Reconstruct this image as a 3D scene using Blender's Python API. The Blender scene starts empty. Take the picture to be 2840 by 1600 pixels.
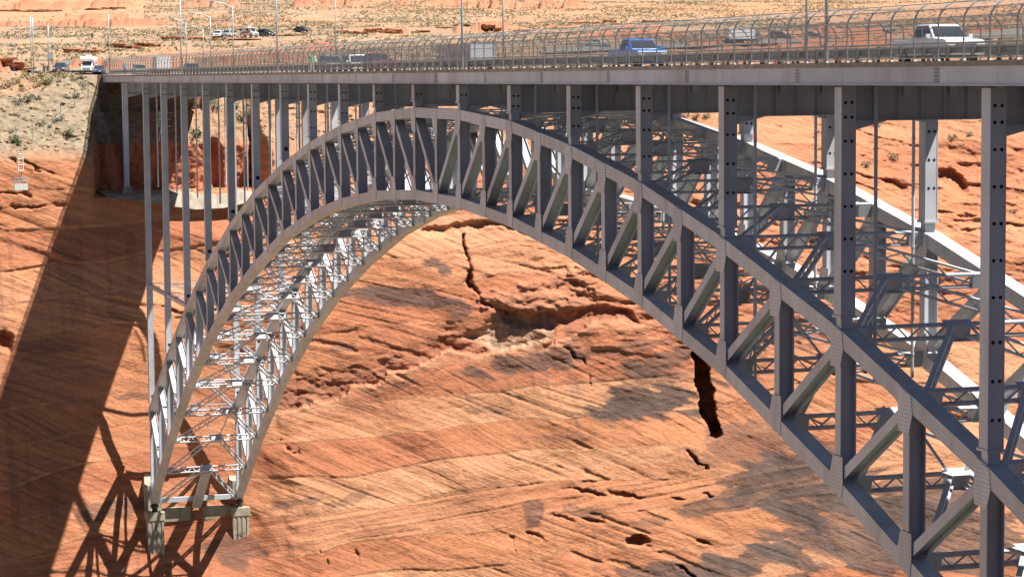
import bpy, bmesh, math, random
import numpy as np
from mathutils import Vector, Matrix

R = math.radians
SC = bpy.context.scene
COL = SC.collection
random.seed(7)
RNG = np.random.default_rng(11)

# ------------------------------------------------------------------ camera, sky, sun, exposure
CAM = np.array([190.2866, -50.4714, 0.7635])
YAW, PITCH, ROLL, FPX, PW, PH = -1.2811, -0.0862, -0.0079, 6903.8, 2840.0, 1600.0
_fw = np.array([math.sin(YAW) * math.cos(PITCH), math.cos(YAW) * math.cos(PITCH), math.sin(PITCH)])
_rt = np.array([math.cos(YAW), -math.sin(YAW), 0.0])
_up = np.cross(_rt, _fw)
_rt, _up = math.cos(ROLL) * _rt + math.sin(ROLL) * _up, -math.sin(ROLL) * _rt + math.cos(ROLL) * _up
cd = bpy.data.cameras.new('camera')
cam = bpy.data.objects.new('camera', cd)
COL.objects.link(cam)
cam.matrix_world = Matrix([[_rt[0], _up[0], -_fw[0], CAM[0]], [_rt[1], _up[1], -_fw[1], CAM[1]],
                           [_rt[2], _up[2], -_fw[2], CAM[2]], [0, 0, 0, 1]])
cd.sensor_width = 36.0
cd.lens = FPX / PW * 36.0
cd.clip_start, cd.clip_end = 0.5, 8000.0
SC.camera = cam

SUN = np.array([0.74, 1.0, 2.35]); SUN /= np.linalg.norm(SUN)
elev = math.asin(SUN[2])
world = bpy.data.worlds.new('World'); SC.world = world; world.use_nodes = True
wn = world.node_tree
sky = wn.nodes.new('ShaderNodeTexSky'); sky.sky_type = 'NISHITA'; sky.sun_disc = False
sky.sun_elevation = elev
sky.sun_rotation = math.atan2(SUN[0], SUN[1])
sky.air_density, sky.dust_density, sky.ozone_density = 0.5, 0.2, 1.0
sky.altitude = 1200.0
wn.links.new(sky.outputs[0], wn.nodes['Background'].inputs[0])
wn.nodes['Background'].inputs[1].default_value = 0.05
sl = bpy.data.lights.new('sun', 'SUN'); sl.energy = 5.0; sl.angle = R(0.53); sl.color = (1.0, 0.955, 0.89)
sun = bpy.data.objects.new('sun', sl); COL.objects.link(sun)
sun.rotation_euler = Vector(SUN.tolist()).to_track_quat('Z', 'Y').to_euler()
sun.location = (0, 0, 150)
vs = SC.view_settings
vs.view_transform = 'Standard'; vs.look = 'None'; vs.gamma = 1.0; vs.use_curve_mapping = False
vs.exposure = 1.14

def ray(px, py):
    d = _fw + _rt * (px - PW / 2) / FPX - _up * (py - PH / 2) / FPX
    return d / np.linalg.norm(d)
def at_y(px, py, y):
    d = ray(px, py); return CAM + d * ((y - CAM[1]) / d[1])
def at_x(px, py, x):
    d = ray(px, py); return CAM + d * ((x - CAM[0]) / d[0])

# ------------------------------------------------------------------ materials
MATS = {}
def nodes_of(m):
    m.use_nodes = True
    return m.node_tree, m.node_tree.nodes['Principled BSDF']
def mat(name, col, rough=0.6, metal=0.0, var=0.10, scale=3.0, bump=0.0, stretch=(1, 1, 1), stain=None, stain_amt=0.0):
    if name in MATS: return MATS[name]
    m = bpy.data.materials.new(name); nt, b = nodes_of(m)
    tc = nt.nodes.new('ShaderNodeTexCoord'); mp = nt.nodes.new('ShaderNodeMapping')
    mp.inputs['Scale'].default_value = stretch
    nt.links.new(tc.outputs['Object'], mp.inputs[0])
    n = nt.nodes.new('ShaderNodeTexNoise'); n.inputs['Scale'].default_value = scale; n.inputs['Detail'].default_value = 6
    nt.links.new(mp.outputs[0], n.inputs[0])
    r = nt.nodes.new('ShaderNodeValToRGB')
    r.color_ramp.elements[0].position, r.color_ramp.elements[1].position = 0.3, 0.7
    c = np.array(col)
    r.color_ramp.elements[0].color = (*np.clip(c * (1 - var), 0, 1), 1)
    r.color_ramp.elements[1].color = (*np.clip(c * (1 + var), 0, 1), 1)
    nt.links.new(n.outputs['Fac'], r.inputs[0])
    out = r.outputs[0]
    if stain is not None:
        n2 = nt.nodes.new('ShaderNodeTexNoise'); n2.inputs['Scale'].default_value = scale * 0.6; n2.inputs['Detail'].default_value = 8
        mp2 = nt.nodes.new('ShaderNodeMapping'); mp2.inputs['Scale'].default_value = (1.2, 1.2, 0.12)
        nt.links.new(tc.outputs['Object'], mp2.inputs[0]); nt.links.new(mp2.outputs[0], n2.inputs[0])
        rr = nt.nodes.new('ShaderNodeMapRange'); rr.inputs[1].default_value = 0.50; rr.inputs[2].default_value = 0.74; rr.inputs[4].default_value = stain_amt
        nt.links.new(n2.outputs['Fac'], rr.inputs[0])
        mx = nt.nodes.new('ShaderNodeMix'); mx.data_type = 'RGBA'; mx.inputs[7].default_value = (*stain, 1)
        nt.links.new(rr.outputs[0], mx.inputs[0]); nt.links.new(out, mx.inputs[6]); out = mx.outputs[2]
    if stain is not None:
        oi = nt.nodes.new('ShaderNodeObjectInfo'); rv = nt.nodes.new('ShaderNodeMapRange'); rv.inputs[3].default_value = 0.86; rv.inputs[4].default_value = 1.10
        nt.links.new(oi.outputs['Random'], rv.inputs[0]); mv = nt.nodes.new('ShaderNodeMix'); mv.data_type = 'RGBA'; mv.blend_type = 'MULTIPLY'; mv.inputs[0].default_value = 1.0
        nt.links.new(out, mv.inputs[6]); nt.links.new(rv.outputs[0], mv.inputs[7]); out = mv.outputs[2]
    nt.links.new(out, b.inputs['Base Color'])
    b.inputs['Roughness'].default_value = rough; b.inputs['Metallic'].default_value = metal
    if bump:
        bp = nt.nodes.new('ShaderNodeBump'); bp.inputs['Strength'].default_value = bump; bp.inputs['Distance'].default_value = 0.05
        nt.links.new(n.outputs['Fac'], bp.inputs['Height']); nt.links.new(bp.outputs[0], b.inputs['Normal'])
    MATS[name] = m
    return m

STEEL = mat('grey_paint_steel', (0.475, 0.485, 0.515), 0.5, 0.0, 0.10, 0.5, stain=(0.24, 0.185, 0.155), stain_amt=0.55)
STEEL_D = mat('dark_steel_rivet_shade', (0.035, 0.033, 0.035), 0.7)  # near-black: paints in the shade of the fascia rivets; also colours the hinge shoes
HOLE = mat('hole_shade', (0.012, 0.012, 0.014), 0.9)  # black for flat discs on solid steel, standing in for shade inside holes
GALV = mat('galvanised_steel', (0.23, 0.245, 0.245), 0.45, 0.25, 0.12, 4)
GALV_L = mat('pale_galvanised', (0.36, 0.40, 0.42), 0.45, 0.2, 0.08, 1)
CONC = mat('concrete', (0.35, 0.30, 0.225), 0.9, 0, 0.2, 1.2, 0.4, stain=(0.14, 0.10, 0.07), stain_amt=0.8)
CONC_D = mat('deck_concrete', (0.34, 0.28, 0.23), 0.9, 0, 0.2, 1.5, 0.2, stain=(0.12, 0.09, 0.07), stain_amt=0.6)
CONC_P = mat('pale_pad', (0.30, 0.275, 0.24), 0.9, 0, 0.1, 3)
ASPH = mat('asphalt', (0.19, 0.17, 0.15), 0.9, 0, 0.12, 1.0)
PAINT_Y = mat('road_paint_yellow', (0.55, 0.40, 0.06), 0.8)
PAINT_W = mat('road_paint_white', (0.75, 0.74, 0.70), 0.8)
TYRE = mat('tyre_rubber', (0.02, 0.02, 0.02), 0.9)
GLASS = mat('car_glass', (0.03, 0.04, 0.05), 0.06)
CHROME = mat('chrome', (0.6, 0.6, 0.62), 0.2, 0.9)
BLACKP = mat('black_plastic', (0.025, 0.025, 0.027), 0.55)
RED_L = mat('red_lens', (0.35, 0.02, 0.015), 0.3)
LAMP_L = mat('clear_lens', (0.75, 0.76, 0.74), 0.15)

def riveted():
    m = bpy.data.materials.new('riveted_steel'); nt, b = nodes_of(m)
    base = MATS['grey_paint_steel']
    tc = nt.nodes.new('ShaderNodeTexCoord')
    n = nt.nodes.new('ShaderNodeTexNoise'); n.inputs['Scale'].default_value = 0.7; n.inputs['Detail'].default_value = 8
    mp = nt.nodes.new('ShaderNodeMapping'); mp.inputs['Scale'].default_value = (1.2, 1.2, 0.25)
    nt.links.new(tc.outputs['Object'], mp.inputs[0]); nt.links.new(mp.outputs[0], n.inputs[0])
    r = nt.nodes.new('ShaderNodeValToRGB')
    r.color_ramp.elements[0].position, r.color_ramp.elements[1].position = 0.3, 0.72
    r.color_ramp.elements[0].color = (0.47, 0.465, 0.475, 1); r.color_ramp.elements[1].color = (0.61, 0.605, 0.615, 1)
    nt.links.new(n.outputs['Fac'], r.inputs[0])
    sep = nt.nodes.new('ShaderNodeSeparateXYZ'); nt.links.new(tc.outputs['UV'], sep.inputs[0])
    def math_(op, a, bb=None, v=None):
        k = nt.nodes.new('ShaderNodeMath'); k.operation = op
        nt.links.new(a, k.inputs[0])
        if bb is not None: nt.links.new(bb, k.inputs[1])
        if v is not None: k.inputs[1].default_value = v
        return k.outputs[0]
    P = 0.19
    def cell(o): return math_('SUBTRACT', math_('FRACT', math_('MULTIPLY', o, v=1 / P)), v=0.5)
    row = math_('FLOOR', math_('MULTIPLY', sep.outputs[1], v=1 / P))
    sh = math_('MULTIPLY', row, v=P * 0.5)
    ux = nt.nodes.new('ShaderNodeMath'); ux.operation = 'ADD'; nt.links.new(sep.outputs[0], ux.inputs[0]); nt.links.new(sh, ux.inputs[1])
    cx, cy = cell(ux.outputs[0]), cell(sep.outputs[1])
    d2 = nt.nodes.new('ShaderNodeMath'); d2.operation = 'ADD'
    nt.links.new(math_('MULTIPLY', cx, cx), d2.inputs[0]); nt.links.new(math_('MULTIPLY', cy, cy), d2.inputs[1])
    dist = math_('SQRT', d2.outputs[0])
    mr = nt.nodes.new('ShaderNodeMapRange'); mr.inputs[1].default_value = 0.26; mr.inputs[2].default_value = 0.17
    nt.links.new(dist, mr.inputs[0])
    mx = nt.nodes.new('ShaderNodeMix'); mx.data_type = 'RGBA'; mx.inputs[7].default_value = (0.17, 0.165, 0.17, 1)  # rivet dots coloured darker than the steel to paint in their shading
    n3 = nt.nodes.new('ShaderNodeTexNoise'); n3.inputs['Scale'].default_value = 0.55; n3.inputs['Detail'].default_value = 8
    mp3 = nt.nodes.new('ShaderNodeMapping'); mp3.inputs['Scale'].default_value = (1.5, 1.5, 0.2); nt.links.new(tc.outputs['Object'], mp3.inputs[0]); nt.links.new(mp3.outputs[0], n3.inputs[0])
    rs3 = nt.nodes.new('ShaderNodeMapRange'); rs3.inputs[1].default_value = 0.52; rs3.inputs[2].default_value = 0.76; rs3.inputs[4].default_value = 0.42; nt.links.new(n3.outputs['Fac'], rs3.inputs[0])
    ms3 = nt.nodes.new('ShaderNodeMix'); ms3.data_type = 'RGBA'; ms3.inputs[7].default_value = (0.24, 0.175, 0.145, 1); nt.links.new(rs3.outputs[0], ms3.inputs[0]); nt.links.new(r.outputs[0], ms3.inputs[6])
    oi = nt.nodes.new('ShaderNodeObjectInfo'); rv = nt.nodes.new('ShaderNodeMapRange'); rv.inputs[3].default_value = 0.87; rv.inputs[4].default_value = 1.10; nt.links.new(oi.outputs['Random'], rv.inputs[0])
    mv = nt.nodes.new('ShaderNodeMix'); mv.data_type = 'RGBA'; mv.blend_type = 'MULTIPLY'; mv.inputs[0].default_value = 1.0; nt.links.new(ms3.outputs[2], mv.inputs[6]); nt.links.new(rv.outputs[0], mv.inputs[7])
    amt = math_('MULTIPLY', mr.outputs[0], v=0.6)
    nt.links.new(amt, mx.inputs[0]); nt.links.new(mv.outputs[2], mx.inputs[6])
    nt.links.new(mx.outputs[2], b.inputs['Base Color']); b.inputs['Roughness'].default_value = 0.5
    bp = nt.nodes.new('ShaderNodeBump'); bp.inputs['Strength'].default_value = 0.6; bp.inputs['Distance'].default_value = 0.03
    nt.links.new(mr.outputs[0], bp.inputs['Height']); nt.links.new(bp.outputs[0], b.inputs['Normal'])
    return m
RIVET = riveted()

def chain_link_mat():
    m = bpy.data.materials.new('chain_link_wire'); nt, b = nodes_of(m)
    b.inputs['Base Color'].default_value = (0.26, 0.26, 0.255, 1); b.inputs['Roughness'].default_value = 0.6; b.inputs['Metallic'].default_value = 0.2
    tc = nt.nodes.new('ShaderNodeTexCoord'); sep = nt.nodes.new('ShaderNodeSeparateXYZ'); nt.links.new(tc.outputs['UV'], sep.inputs[0])
    def M(op, a, b2=None, v=None):
        k = nt.nodes.new('ShaderNodeMath'); k.operation = op; nt.links.new(a, k.inputs[0])
        if b2 is not None: nt.links.new(b2, k.inputs[1])
        if v is not None: k.inputs[1].default_value = v
        return k.outputs[0]
    outs = []
    for op in ('ADD', 'SUBTRACT'):
        s = M(op, sep.outputs[0], sep.outputs[1])
        f = M('ABSOLUTE', M('SUBTRACT', M('FRACT', M('MULTIPLY', s, v=1 / 0.072)), v=0.5))
        outs.append(M('LESS_THAN', f, v=0.10))
    al = M('MAXIMUM', outs[0], outs[1])
    nt.links.new(al, b.inputs['Alpha'])
    return m
LINK = chain_link_mat()

# ------------------------------------------------------------------ mesh building
class MB:
    def __init__(s): s.v, s.f, s.uv, s.mi = [], [], [], []
    def quad(s, pts, uv=None, mi=0):
        k = len(s.v); s.v += [tuple(p) for p in pts]; s.f.append(tuple(range(k, k + len(pts))))
        s.uv.append(uv or [(0, 0)] * len(pts)); s.mi.append(mi)
    def hexa(s, c, mi=0, uvs=None):
        # c: 8 corners, bottom loop 0-3 then top loop 4-7 (counter-clockwise seen from outside top)
        c = [np.array(p, float) for p in c]
        for ids in ((3, 2, 1, 0), (4, 5, 6, 7), (0, 1, 5, 4), (1, 2, 6, 5), (2, 3, 7, 6), (3, 0, 4, 7)):
            p = [c[i] for i in ids]
            e = p[1] - p[0]; L = np.linalg.norm(e) + 1e-9; e = e / L
            g = p[3] - p[0]; g2 = g - e * (g @ e); H = np.linalg.norm(g2) + 1e-9; g2 = g2 / H
            uv = [(float((q - p[0]) @ e), float((q - p[0]) @ g2)) for q in p]
            s.quad(p, uv, mi)
    def box(s, lo, hi, mi=0):
        (x0, y0, z0), (x1, y1, z1) = lo, hi
        s.hexa([(x0, y0, z0), (x1, y0, z0), (x1, y1, z0), (x0, y1, z0), (x0, y0, z1), (x1, y0, z1), (x1, y1, z1), (x0, y1, z1)], mi)
    def beam(s, a, b, w, h, side=(0, 1, 0), mi=0, up=None):
        # bar from a to b: w along 'side', h across
        a, b = np.array(a, float), np.array(b, float); u = b - a; u /= np.linalg.norm(u) + 1e-9
        sd = np.array(side, float); sd = sd - u * (sd @ u); sd /= np.linalg.norm(sd) + 1e-9
        n = np.cross(u, sd)
        W, Hh = sd * w / 2, n * h / 2
        s.hexa([a - W - Hh, b - W - Hh, b + W - Hh, a + W - Hh, a - W + Hh, b - W + Hh, b + W + Hh, a + W + Hh], mi)
    def hsec(s, a, b, w, h, t=0.05, side=(0, 1, 0)):
        # H section: flanges at +-w/2 along side, flange breadth h, web in the middle
        a, b = np.array(a, float), np.array(b, float); sd = np.array(side, float)
        for k in (-1, 1):
            s.beam(a + sd * k * (w - t) / 2, b + sd * k * (w - t) / 2, t, h, side)
        s.beam(a, b, w - 2 * t, t, side)
    def tube(s, pts, r, n=6, mi=0, cap=True):
        pts = [np.array(p, float) for p in pts]; rings = []
        r = [r] * len(pts) if np.isscalar(r) else r
        ref = np.array([0.0, 0.0, 1.0])
        for i, p in enumerate(pts):
            u = pts[min(i + 1, len(pts) - 1)] - pts[max(i - 1, 0)]; u /= np.linalg.norm(u) + 1e-9
            q = ref if abs(u @ ref) < 0.95 else np.array([1.0, 0, 0])
            x = np.cross(q, u); x /= np.linalg.norm(x); y = np.cross(u, x)
            k = len(s.v)
            s.v += [tuple(p + r[i] * (math.cos(t) * x + math.sin(t) * y)) for t in [2 * math.pi * j / n for j in range(n)]]
            rings.append(k)
        for a, b in zip(rings, rings[1:]):
            for j in range(n):
                s.f.append((a + j, a + (j + 1) % n, b + (j + 1) % n, b + j)); s.uv.append([(0, 0)] * 4); s.mi.append(mi)
        if cap:
            s.f.append(tuple(rings[0] + j for j in reversed(range(n)))); s.uv.append([(0, 0)] * n); s.mi.append(mi)
            s.f.append(tuple(rings[-1] + j for j in range(n))); s.uv.append([(0, 0)] * n); s.mi.append(mi)
    def disc_x(s, c, r, th, n=10, mi=0):
        s.tube([(c[0] - th / 2, c[1], c[2]), (c[0] + th / 2, c[1], c[2])], r, n, mi)
    def mesh(s, name, mats):
        me = bpy.data.meshes.new(name); me.from_pydata(s.v, [], s.f)
        for m in (mats if isinstance(mats, (list, tuple)) else [mats]): me.materials.append(m)
        me.polygons.foreach_set('material_index', s.mi)
        ul = me.uv_layers.new(name='UVMap')
        flat = [c for f in s.uv for p in f for c in p]
        ul.data.foreach_set('uv', flat)
        me.update()
        return me
    def build(s, name, mats, parent=None, smooth=False):
        me = s.mesh(name, mats)
        if smooth: me.polygons.foreach_set('use_smooth', [True] * len(me.polygons))
        return link(name, me, parent)
def link(name, me, parent=None):
    o = bpy.data.objects.new(name, me); COL.objects.link(o)
    if parent is not None: o.parent = parent
    return o
def tag(o, label=None, cat=None, group=None, kind=None):
    if label: o['label'] = label
    if cat: o['category'] = cat
    if group: o['group'] = group
    if kind: o['kind'] = kind
    return o
def empty(name, loc=(0, 0, 0), rz=0.0, **k):
    o = bpy.data.objects.new(name, None); COL.objects.link(o); o.location = loc; o.rotation_euler = (0, 0, rz)
    o.empty_display_size = 0.3
    return tag(o, **k)
def copy_tree(o, parent=None):
    c = o.copy(); COL.objects.link(c)
    if parent is not None: c.parent = parent
    for ch in o.children: copy_tree(ch, c)
    return c
def bevel(o, w=0.05, seg=2):
    m = o.modifiers.new('bevel', 'BEVEL'); m.width = w; m.segments = seg; m.limit_method = 'ANGLE'; m.angle_limit = R(35)
    return o

# ------------------------------------------------------------------ noise
def _h(ix, iy, seed):
    n = (ix.astype(np.int64) * 374761393 + iy.astype(np.int64) * 668265263 + seed * 982451653) & 0xffffffff
    n = ((n ^ (n >> 13)) * 1274126177) & 0xffffffff
    n = (n ^ (n >> 16)) & 0xffffffff
    return n.astype(np.float64) / 4294967295.0
def h1(i, seed=0): return _h(np.asarray(i), np.zeros_like(np.asarray(i)), seed)
def vn(x, y, seed=0):
    ix, iy = np.floor(x), np.floor(y); fx, fy = x - ix, y - iy
    fx = fx * fx * fx * (fx * (fx * 6 - 15) + 10); fy = fy * fy * fy * (fy * (fy * 6 - 15) + 10)
    ix, iy = ix.astype(np.int64), iy.astype(np.int64)
    a, b = _h(ix, iy, seed), _h(ix + 1, iy, seed); c, d = _h(ix, iy + 1, seed), _h(ix + 1, iy + 1, seed)
    return (a + (b - a) * fx) * (1 - fy) + (c + (d - c) * fx) * fy
def fbm(x, y, o=4, seed=0, g=0.5):
    s = 0; a = 1.0; t = 0
    for k in range(o):
        s = s + a * (vn(x, y, seed + k * 17) - 0.5); t += a; a *= g; x = x * 2.03 + 7.1; y = y * 2.03 + 3.7
    return s / t * 2
def sst(a, b, x):
    t = np.clip((x - a) / (b - a), 0, 1); return t * t * (3 - 2 * t)

# ------------------------------------------------------------------ the canyon wall and the desert behind it
def xw(Z, Y):
    k1 = 0.35 + 0.12 * sst(40, 130, Y)
    X = -160 - k1 * (Z + 58)
    Zt = -11.0
    X = np.where(Z > Zt, -160 - k1 * (Zt + 58) - 1.5 * (Z - Zt), X)
    X = X - 0.55 * np.maximum(0, Z + 30) * sst(70, 135, Y)
    return X
def wall_d(th, Z):
    # plan distance from the camera foot to the undisplaced wall along plan azimuth th
    D = np.full_like(Z, 350.0)
    for _ in range(4):
        Y = CAM[1] + D * np.cos(th)
        D = (xw(Z, Y) - CAM[0]) / np.sin(th)
    return D
def wp(px, py):
    # where a sight line meets the undisplaced wall: (Y, Z)
    d = ray(px, py); t = 350.0
    for _ in range(12):
        p = CAM + d * t
        t = (float(xw(np.array(p[2]), np.array(p[1]))) - CAM[0]) / d[0]
    p = CAM + d * t
    return p[1], p[2]

def seg_dist(Y, Z, a, b):
    ax, ay = a; bx, by = b
    L2 = (bx - ax) ** 2 + (by - ay) ** 2
    t = np.clip(((Y - ax) * (bx - ax) + (Z - ay) * (by - ay)) / L2, 0, 1)
    return np.hypot(Y - ax - t * (bx - ax), Z - ay - t * (by - ay)), t
def poly_dist(Y, Z, pts):
    best = np.full_like(Y, 1e9)
    for a, b in zip(pts, pts[1:]): best = np.minimum(best, seg_dist(Y, Z, a, b)[0])
    return best
def ell(Y, Z, px, py, rx, ry, rot=0.0, wob=0.35, seed=0, sc=0.25):
    # soft ellipse given in photo pixels, returns 1 at its middle to 0 at its ragged rim
    y0, z0 = wp(px, py); s = 19.5
    a, b = rx / s, ry / s; c, sn = math.cos(R(rot)), math.sin(R(rot))
    u, v = (Y - y0) * c + (Z - z0) * sn, -(Y - y0) * sn + (Z - z0) * c
    r = np.hypot(u / a, v / b)
    r = r + wob * fbm(Y * sc, Z * sc * 1.8, 5, seed)
    return r

SAND = np.array([0.445, 0.185, 0.092]); PALE = np.array([0.52, 0.265, 0.145]); RUST = np.array([0.35, 0.118, 0.062])
VARN = np.array([0.075, 0.057, 0.052]); BROWN = np.array([0.20, 0.095, 0.058]); CREAM = np.array([0.43, 0.30, 0.20])
SOIL = np.array([0.325, 0.215, 0.138]); TALUS = np.array([0.235, 0.182, 0.122]); ROCKY = np.array([0.40, 0.190, 0.095])

def wall_shape(Y, Z):
    # returns (protrusion in metres, colour) of the sandstone at (Y, Z)
    d = np.zeros_like(Y)
    wob = fbm(Y * 0.022, Z * 0.03, 3, 3)
    # big bulges
    d += 3.4 * wob + 1.5 * fbm(Y * 0.06, Z * 0.085, 3, 21)
    # sets of cross beds
    w2 = fbm(Y * 0.018, Z * 0.03, 4, 5)
    s = (Z - 0.05 * Y + 4.2 * w2) / 5.0 + 0.22 * fbm(Y * 0.04, Z * 0.02, 3, 9)
    si = np.floor(s); f = s - si
    hs = h1(si, 31); hs2 = h1(si, 37); hs3 = h1(si, 41)
    dip = np.where(hs > 0.16, np.tan(np.radians(13 + 17 * hs2)), -np.tan(np.radians(6 * hs2)))
    t = Z + dip * Y + 1.1 * fbm(Y * 0.045, Z * 0.06, 3, 13) + hs3 * 7
    along = Y - dip * Z
    live = sst(0.38, 0.62, vn(Y * 0.028 + 5, s * 0.9, 15))
    rough = sst(0.35, 0.7, vn(Y * 0.02 + 3, Z * 0.045, 18))
    # foreset ledges of uneven thickness: each sticks out at its foot and fades upward
    sgate = sst(0.0, 0.10, f) * sst(1.0, 0.92, f)
    for fr, amp, sd in ((0.36, 0.50, 51), (0.85, 0.30, 57), (1.9, 0.12, 63)):
        q = t * fr + 0.9 * vn(t * fr * 0.7, si * 3.1, sd)
        qi = np.floor(q); qf = q - qi
        m = sst(0.35, 0.75, vn(along * 0.07 + h1(qi, sd + 1) * 50, qi * 1.7, sd + 2))
        d += 0.55 * amp * (1 - qf) ** 1.6 * sst(0.0, min(0.5, 0.42 * fr), qf) * sgate * m * (0.15 + 0.95 * h1(qi, sd + 3) ** 2) * (0.35 + 0.85 * rough)
    # long hairline grooves along the beds
    q = t * 0.75 + 0.7 * vn(t * 0.6, si, 71); qf = np.abs(q - np.round(q)); qi = np.round(q)
    g = sst(0.55, 0.8, vn(along * 0.05 + h1(qi, 72) * 90, qi, 73))
    d -= 0.13 * g * sst(0.16, 0.03, qf) * sgate
    # lens shaped pits worn out along the beds
    pit = sst(0.70, 0.86, vn(along * 0.14, t * 1.0 + si * 7, 77) + 0.12 * fbm(Y * 0.8, Z * 0.8, 3, 78)) * sst(0.5, 0.75, vn(Y * 0.03, Z * 0.05, 79))
    d -= 0.28 * pit
    # bounding surface between sets
    edge = np.minimum(f, 1 - f)
    d += (0.30 * (1 - f) ** 3 * sst(0, 0.08, f) - 0.09) * (0.0 + 1.0 * hs ** 2) * live
    d -= 0.035 * sst(0.06, 0.0, edge) * sst(0.3, 0.6, vn(Y * 0.06, si * 3.3, 16))
    d += 0.16 * fbm(Y * 0.55, Z * 0.9, 4, 91) + 0.05 * fbm(Y * 2.1, Z * 3.3, 3, 95)
    # colour
    c1 = sst(0.3, 0.75, vn(Y * 0.02 + hs * 11, Z * 0.05, 101))[..., None]
    col = SAND * (1 - 0.55 * c1) + RUST * 0.55 * c1
    c2 = (sst(0.45, 0.85, hs3) * sst(0.3, 0.7, vn(Y * 0.03, Z * 0.06, 103)))[..., None]
    col = col * (1 - 0.7 * c2) + PALE * 0.7 * c2
    streak = (0.5 + 0.5 * np.sin(t * 3.1 + 5 * vn(t * 0.8, si, 105))) * 0.5 + 0.5 * vn(along * 0.06, t * 4.2, 107)
    col = col * ((0.84 + 0.30 * streak) * (0.88 + 0.24 * vn(Y * 0.035, Z * 0.06, 109)))[..., None]
    lighten = sst(0.14, 0.0, f)[..., None] * 0.35
    col = col * (1 - lighten) + PALE * lighten
    gg = (g * sst(0.12, 0.02, qf) * 0.35 + 0.25 * pit)[..., None]
    col = col * (1 - gg) + BROWN * gg
    # thin dark water streaks
    vs_ = sst(0.62, 0.85, vn(Y * 1.3, Z * 0.05, 111)) * sst(0.5, 0.75, vn(Y * 0.05, Z * 0.07, 113))
    col = col * (1 - 0.25 * vs_[..., None]) + VARN * 0.25 * vs_[..., None]

    # ---- the particular features of this wall (edges made ragged by warping)
    Y0, Z0 = Y, Z
    Y = Y + 0.75 * fbm(Y0 * 0.35, Z0 * 0.45, 4, 115) + 0.25 * fbm(Y0 * 1.5, Z0 * 1.5, 3, 117)
    Z = Z + 0.6 * fbm(Y0 * 0.3, Z0 * 0.6, 4, 116) + 0.22 * fbm(Y0 * 1.4, Z0 * 1.6, 3, 118)
    # slab edge: a curved break running up to the right, brown rubble above it, below it a lip painted paler, as if sunlit on top
    L1 = [wp(*p) for p in ((560, 1190), (700, 1165), (760, 1145), (850, 1125), (920, 1105), (980, 1075), (1030, 1055), (1120, 1030), (1200, 990),
                           (1250, 968), (1330, 985), (1420, 970), (1510, 960), (1580, 930), (1640, 892), (1668, 880), (1760, 884), (1850, 900))]
    ly = np.array([p[0] for p in L1]); lz = np.array([p[1] for p in L1])
    zl = np.interp(Y, ly, lz) + 0.7 * fbm(Y * 0.35, Z * 0.0, 3, 121)
    inb = sst(ly[0], ly[0] + 6, Y) * sst(ly[-1] + 2, ly[-1] - 5, Y)
    h = Z - zl
    d += inb * np.where(h < 0, 1.2 * np.exp(h / 8.0), 0.0)
    band = inb * sst(-0.1, 0.25, h) * sst(5.2, 0.8, h + 2.0 * fbm(Y * 0.25, Z * 0.3, 3, 123)) * (0.35 + 0.65 * vn(Y * 0.09, Z * 0.0, 125))
    rubb = fbm(Y * 0.5, Z * 1.1, 5, 127)
    d += band * (1.0 * rubb - 0.55)
    bb = np.clip(band * 0.85, 0, 1)[..., None]
    col = col * (1 - bb) + BROWN * (1 + 0.6 * rubb[..., None]) * bb
    lip = inb * sst(-2.2, -0.3, h) * sst(0.3, -0.1, h)
    col = col * (1 - 0.3 * lip[..., None]) + np.array([0.54, 0.31, 0.185]) * 0.3 * lip[..., None]
    # pale stained wall under the brown mass
    r = ell(Y, Z, 1430, 915, 165, 62, 8, 0.3, 131)
    m = sst(1.0, 0.72, r) * (h > 0)
    stv = vn(Y * 2.2, Z * 0.1, 133)
    pal = CREAM * (0.62 + 0.6 * stv[..., None])
    col = col * (1 - 0.85 * m[..., None]) + pal * 0.85 * m[..., None]
    d -= 1.2 * m; d -= 0.6 * m * np.maximum(rubb, 0)
    # the brown overhanging mass and the undercut beneath it
    r = ell(Y, Z, 1520, 815, 235, 62, 6, 0.42, 137)
    m = sst(1.0, 0.7, r)
    d += m * (0.7 + 1.3 * fbm(Y * 0.28 + 0.5 * Z, Z * 0.55 - 0.1 * Y, 5, 139))
    bm = BROWN * 1.45 * (0.7 + 0.7 * vn(Y * 0.5, Z * 1.5, 141))[..., None]
    col = col * (1 - 0.75 * m[..., None]) + bm * 0.75 * m[..., None]
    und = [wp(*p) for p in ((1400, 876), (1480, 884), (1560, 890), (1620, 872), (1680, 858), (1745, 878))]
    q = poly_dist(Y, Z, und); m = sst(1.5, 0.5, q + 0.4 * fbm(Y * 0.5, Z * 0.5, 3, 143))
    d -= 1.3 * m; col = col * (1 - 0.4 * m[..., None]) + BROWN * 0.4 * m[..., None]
    # second dark overhang up by the arch
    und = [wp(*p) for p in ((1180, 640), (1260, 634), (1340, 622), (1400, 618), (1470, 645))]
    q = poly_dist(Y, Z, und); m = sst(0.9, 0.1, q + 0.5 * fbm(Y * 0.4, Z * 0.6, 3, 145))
    d -= 1.0 * m
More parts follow.
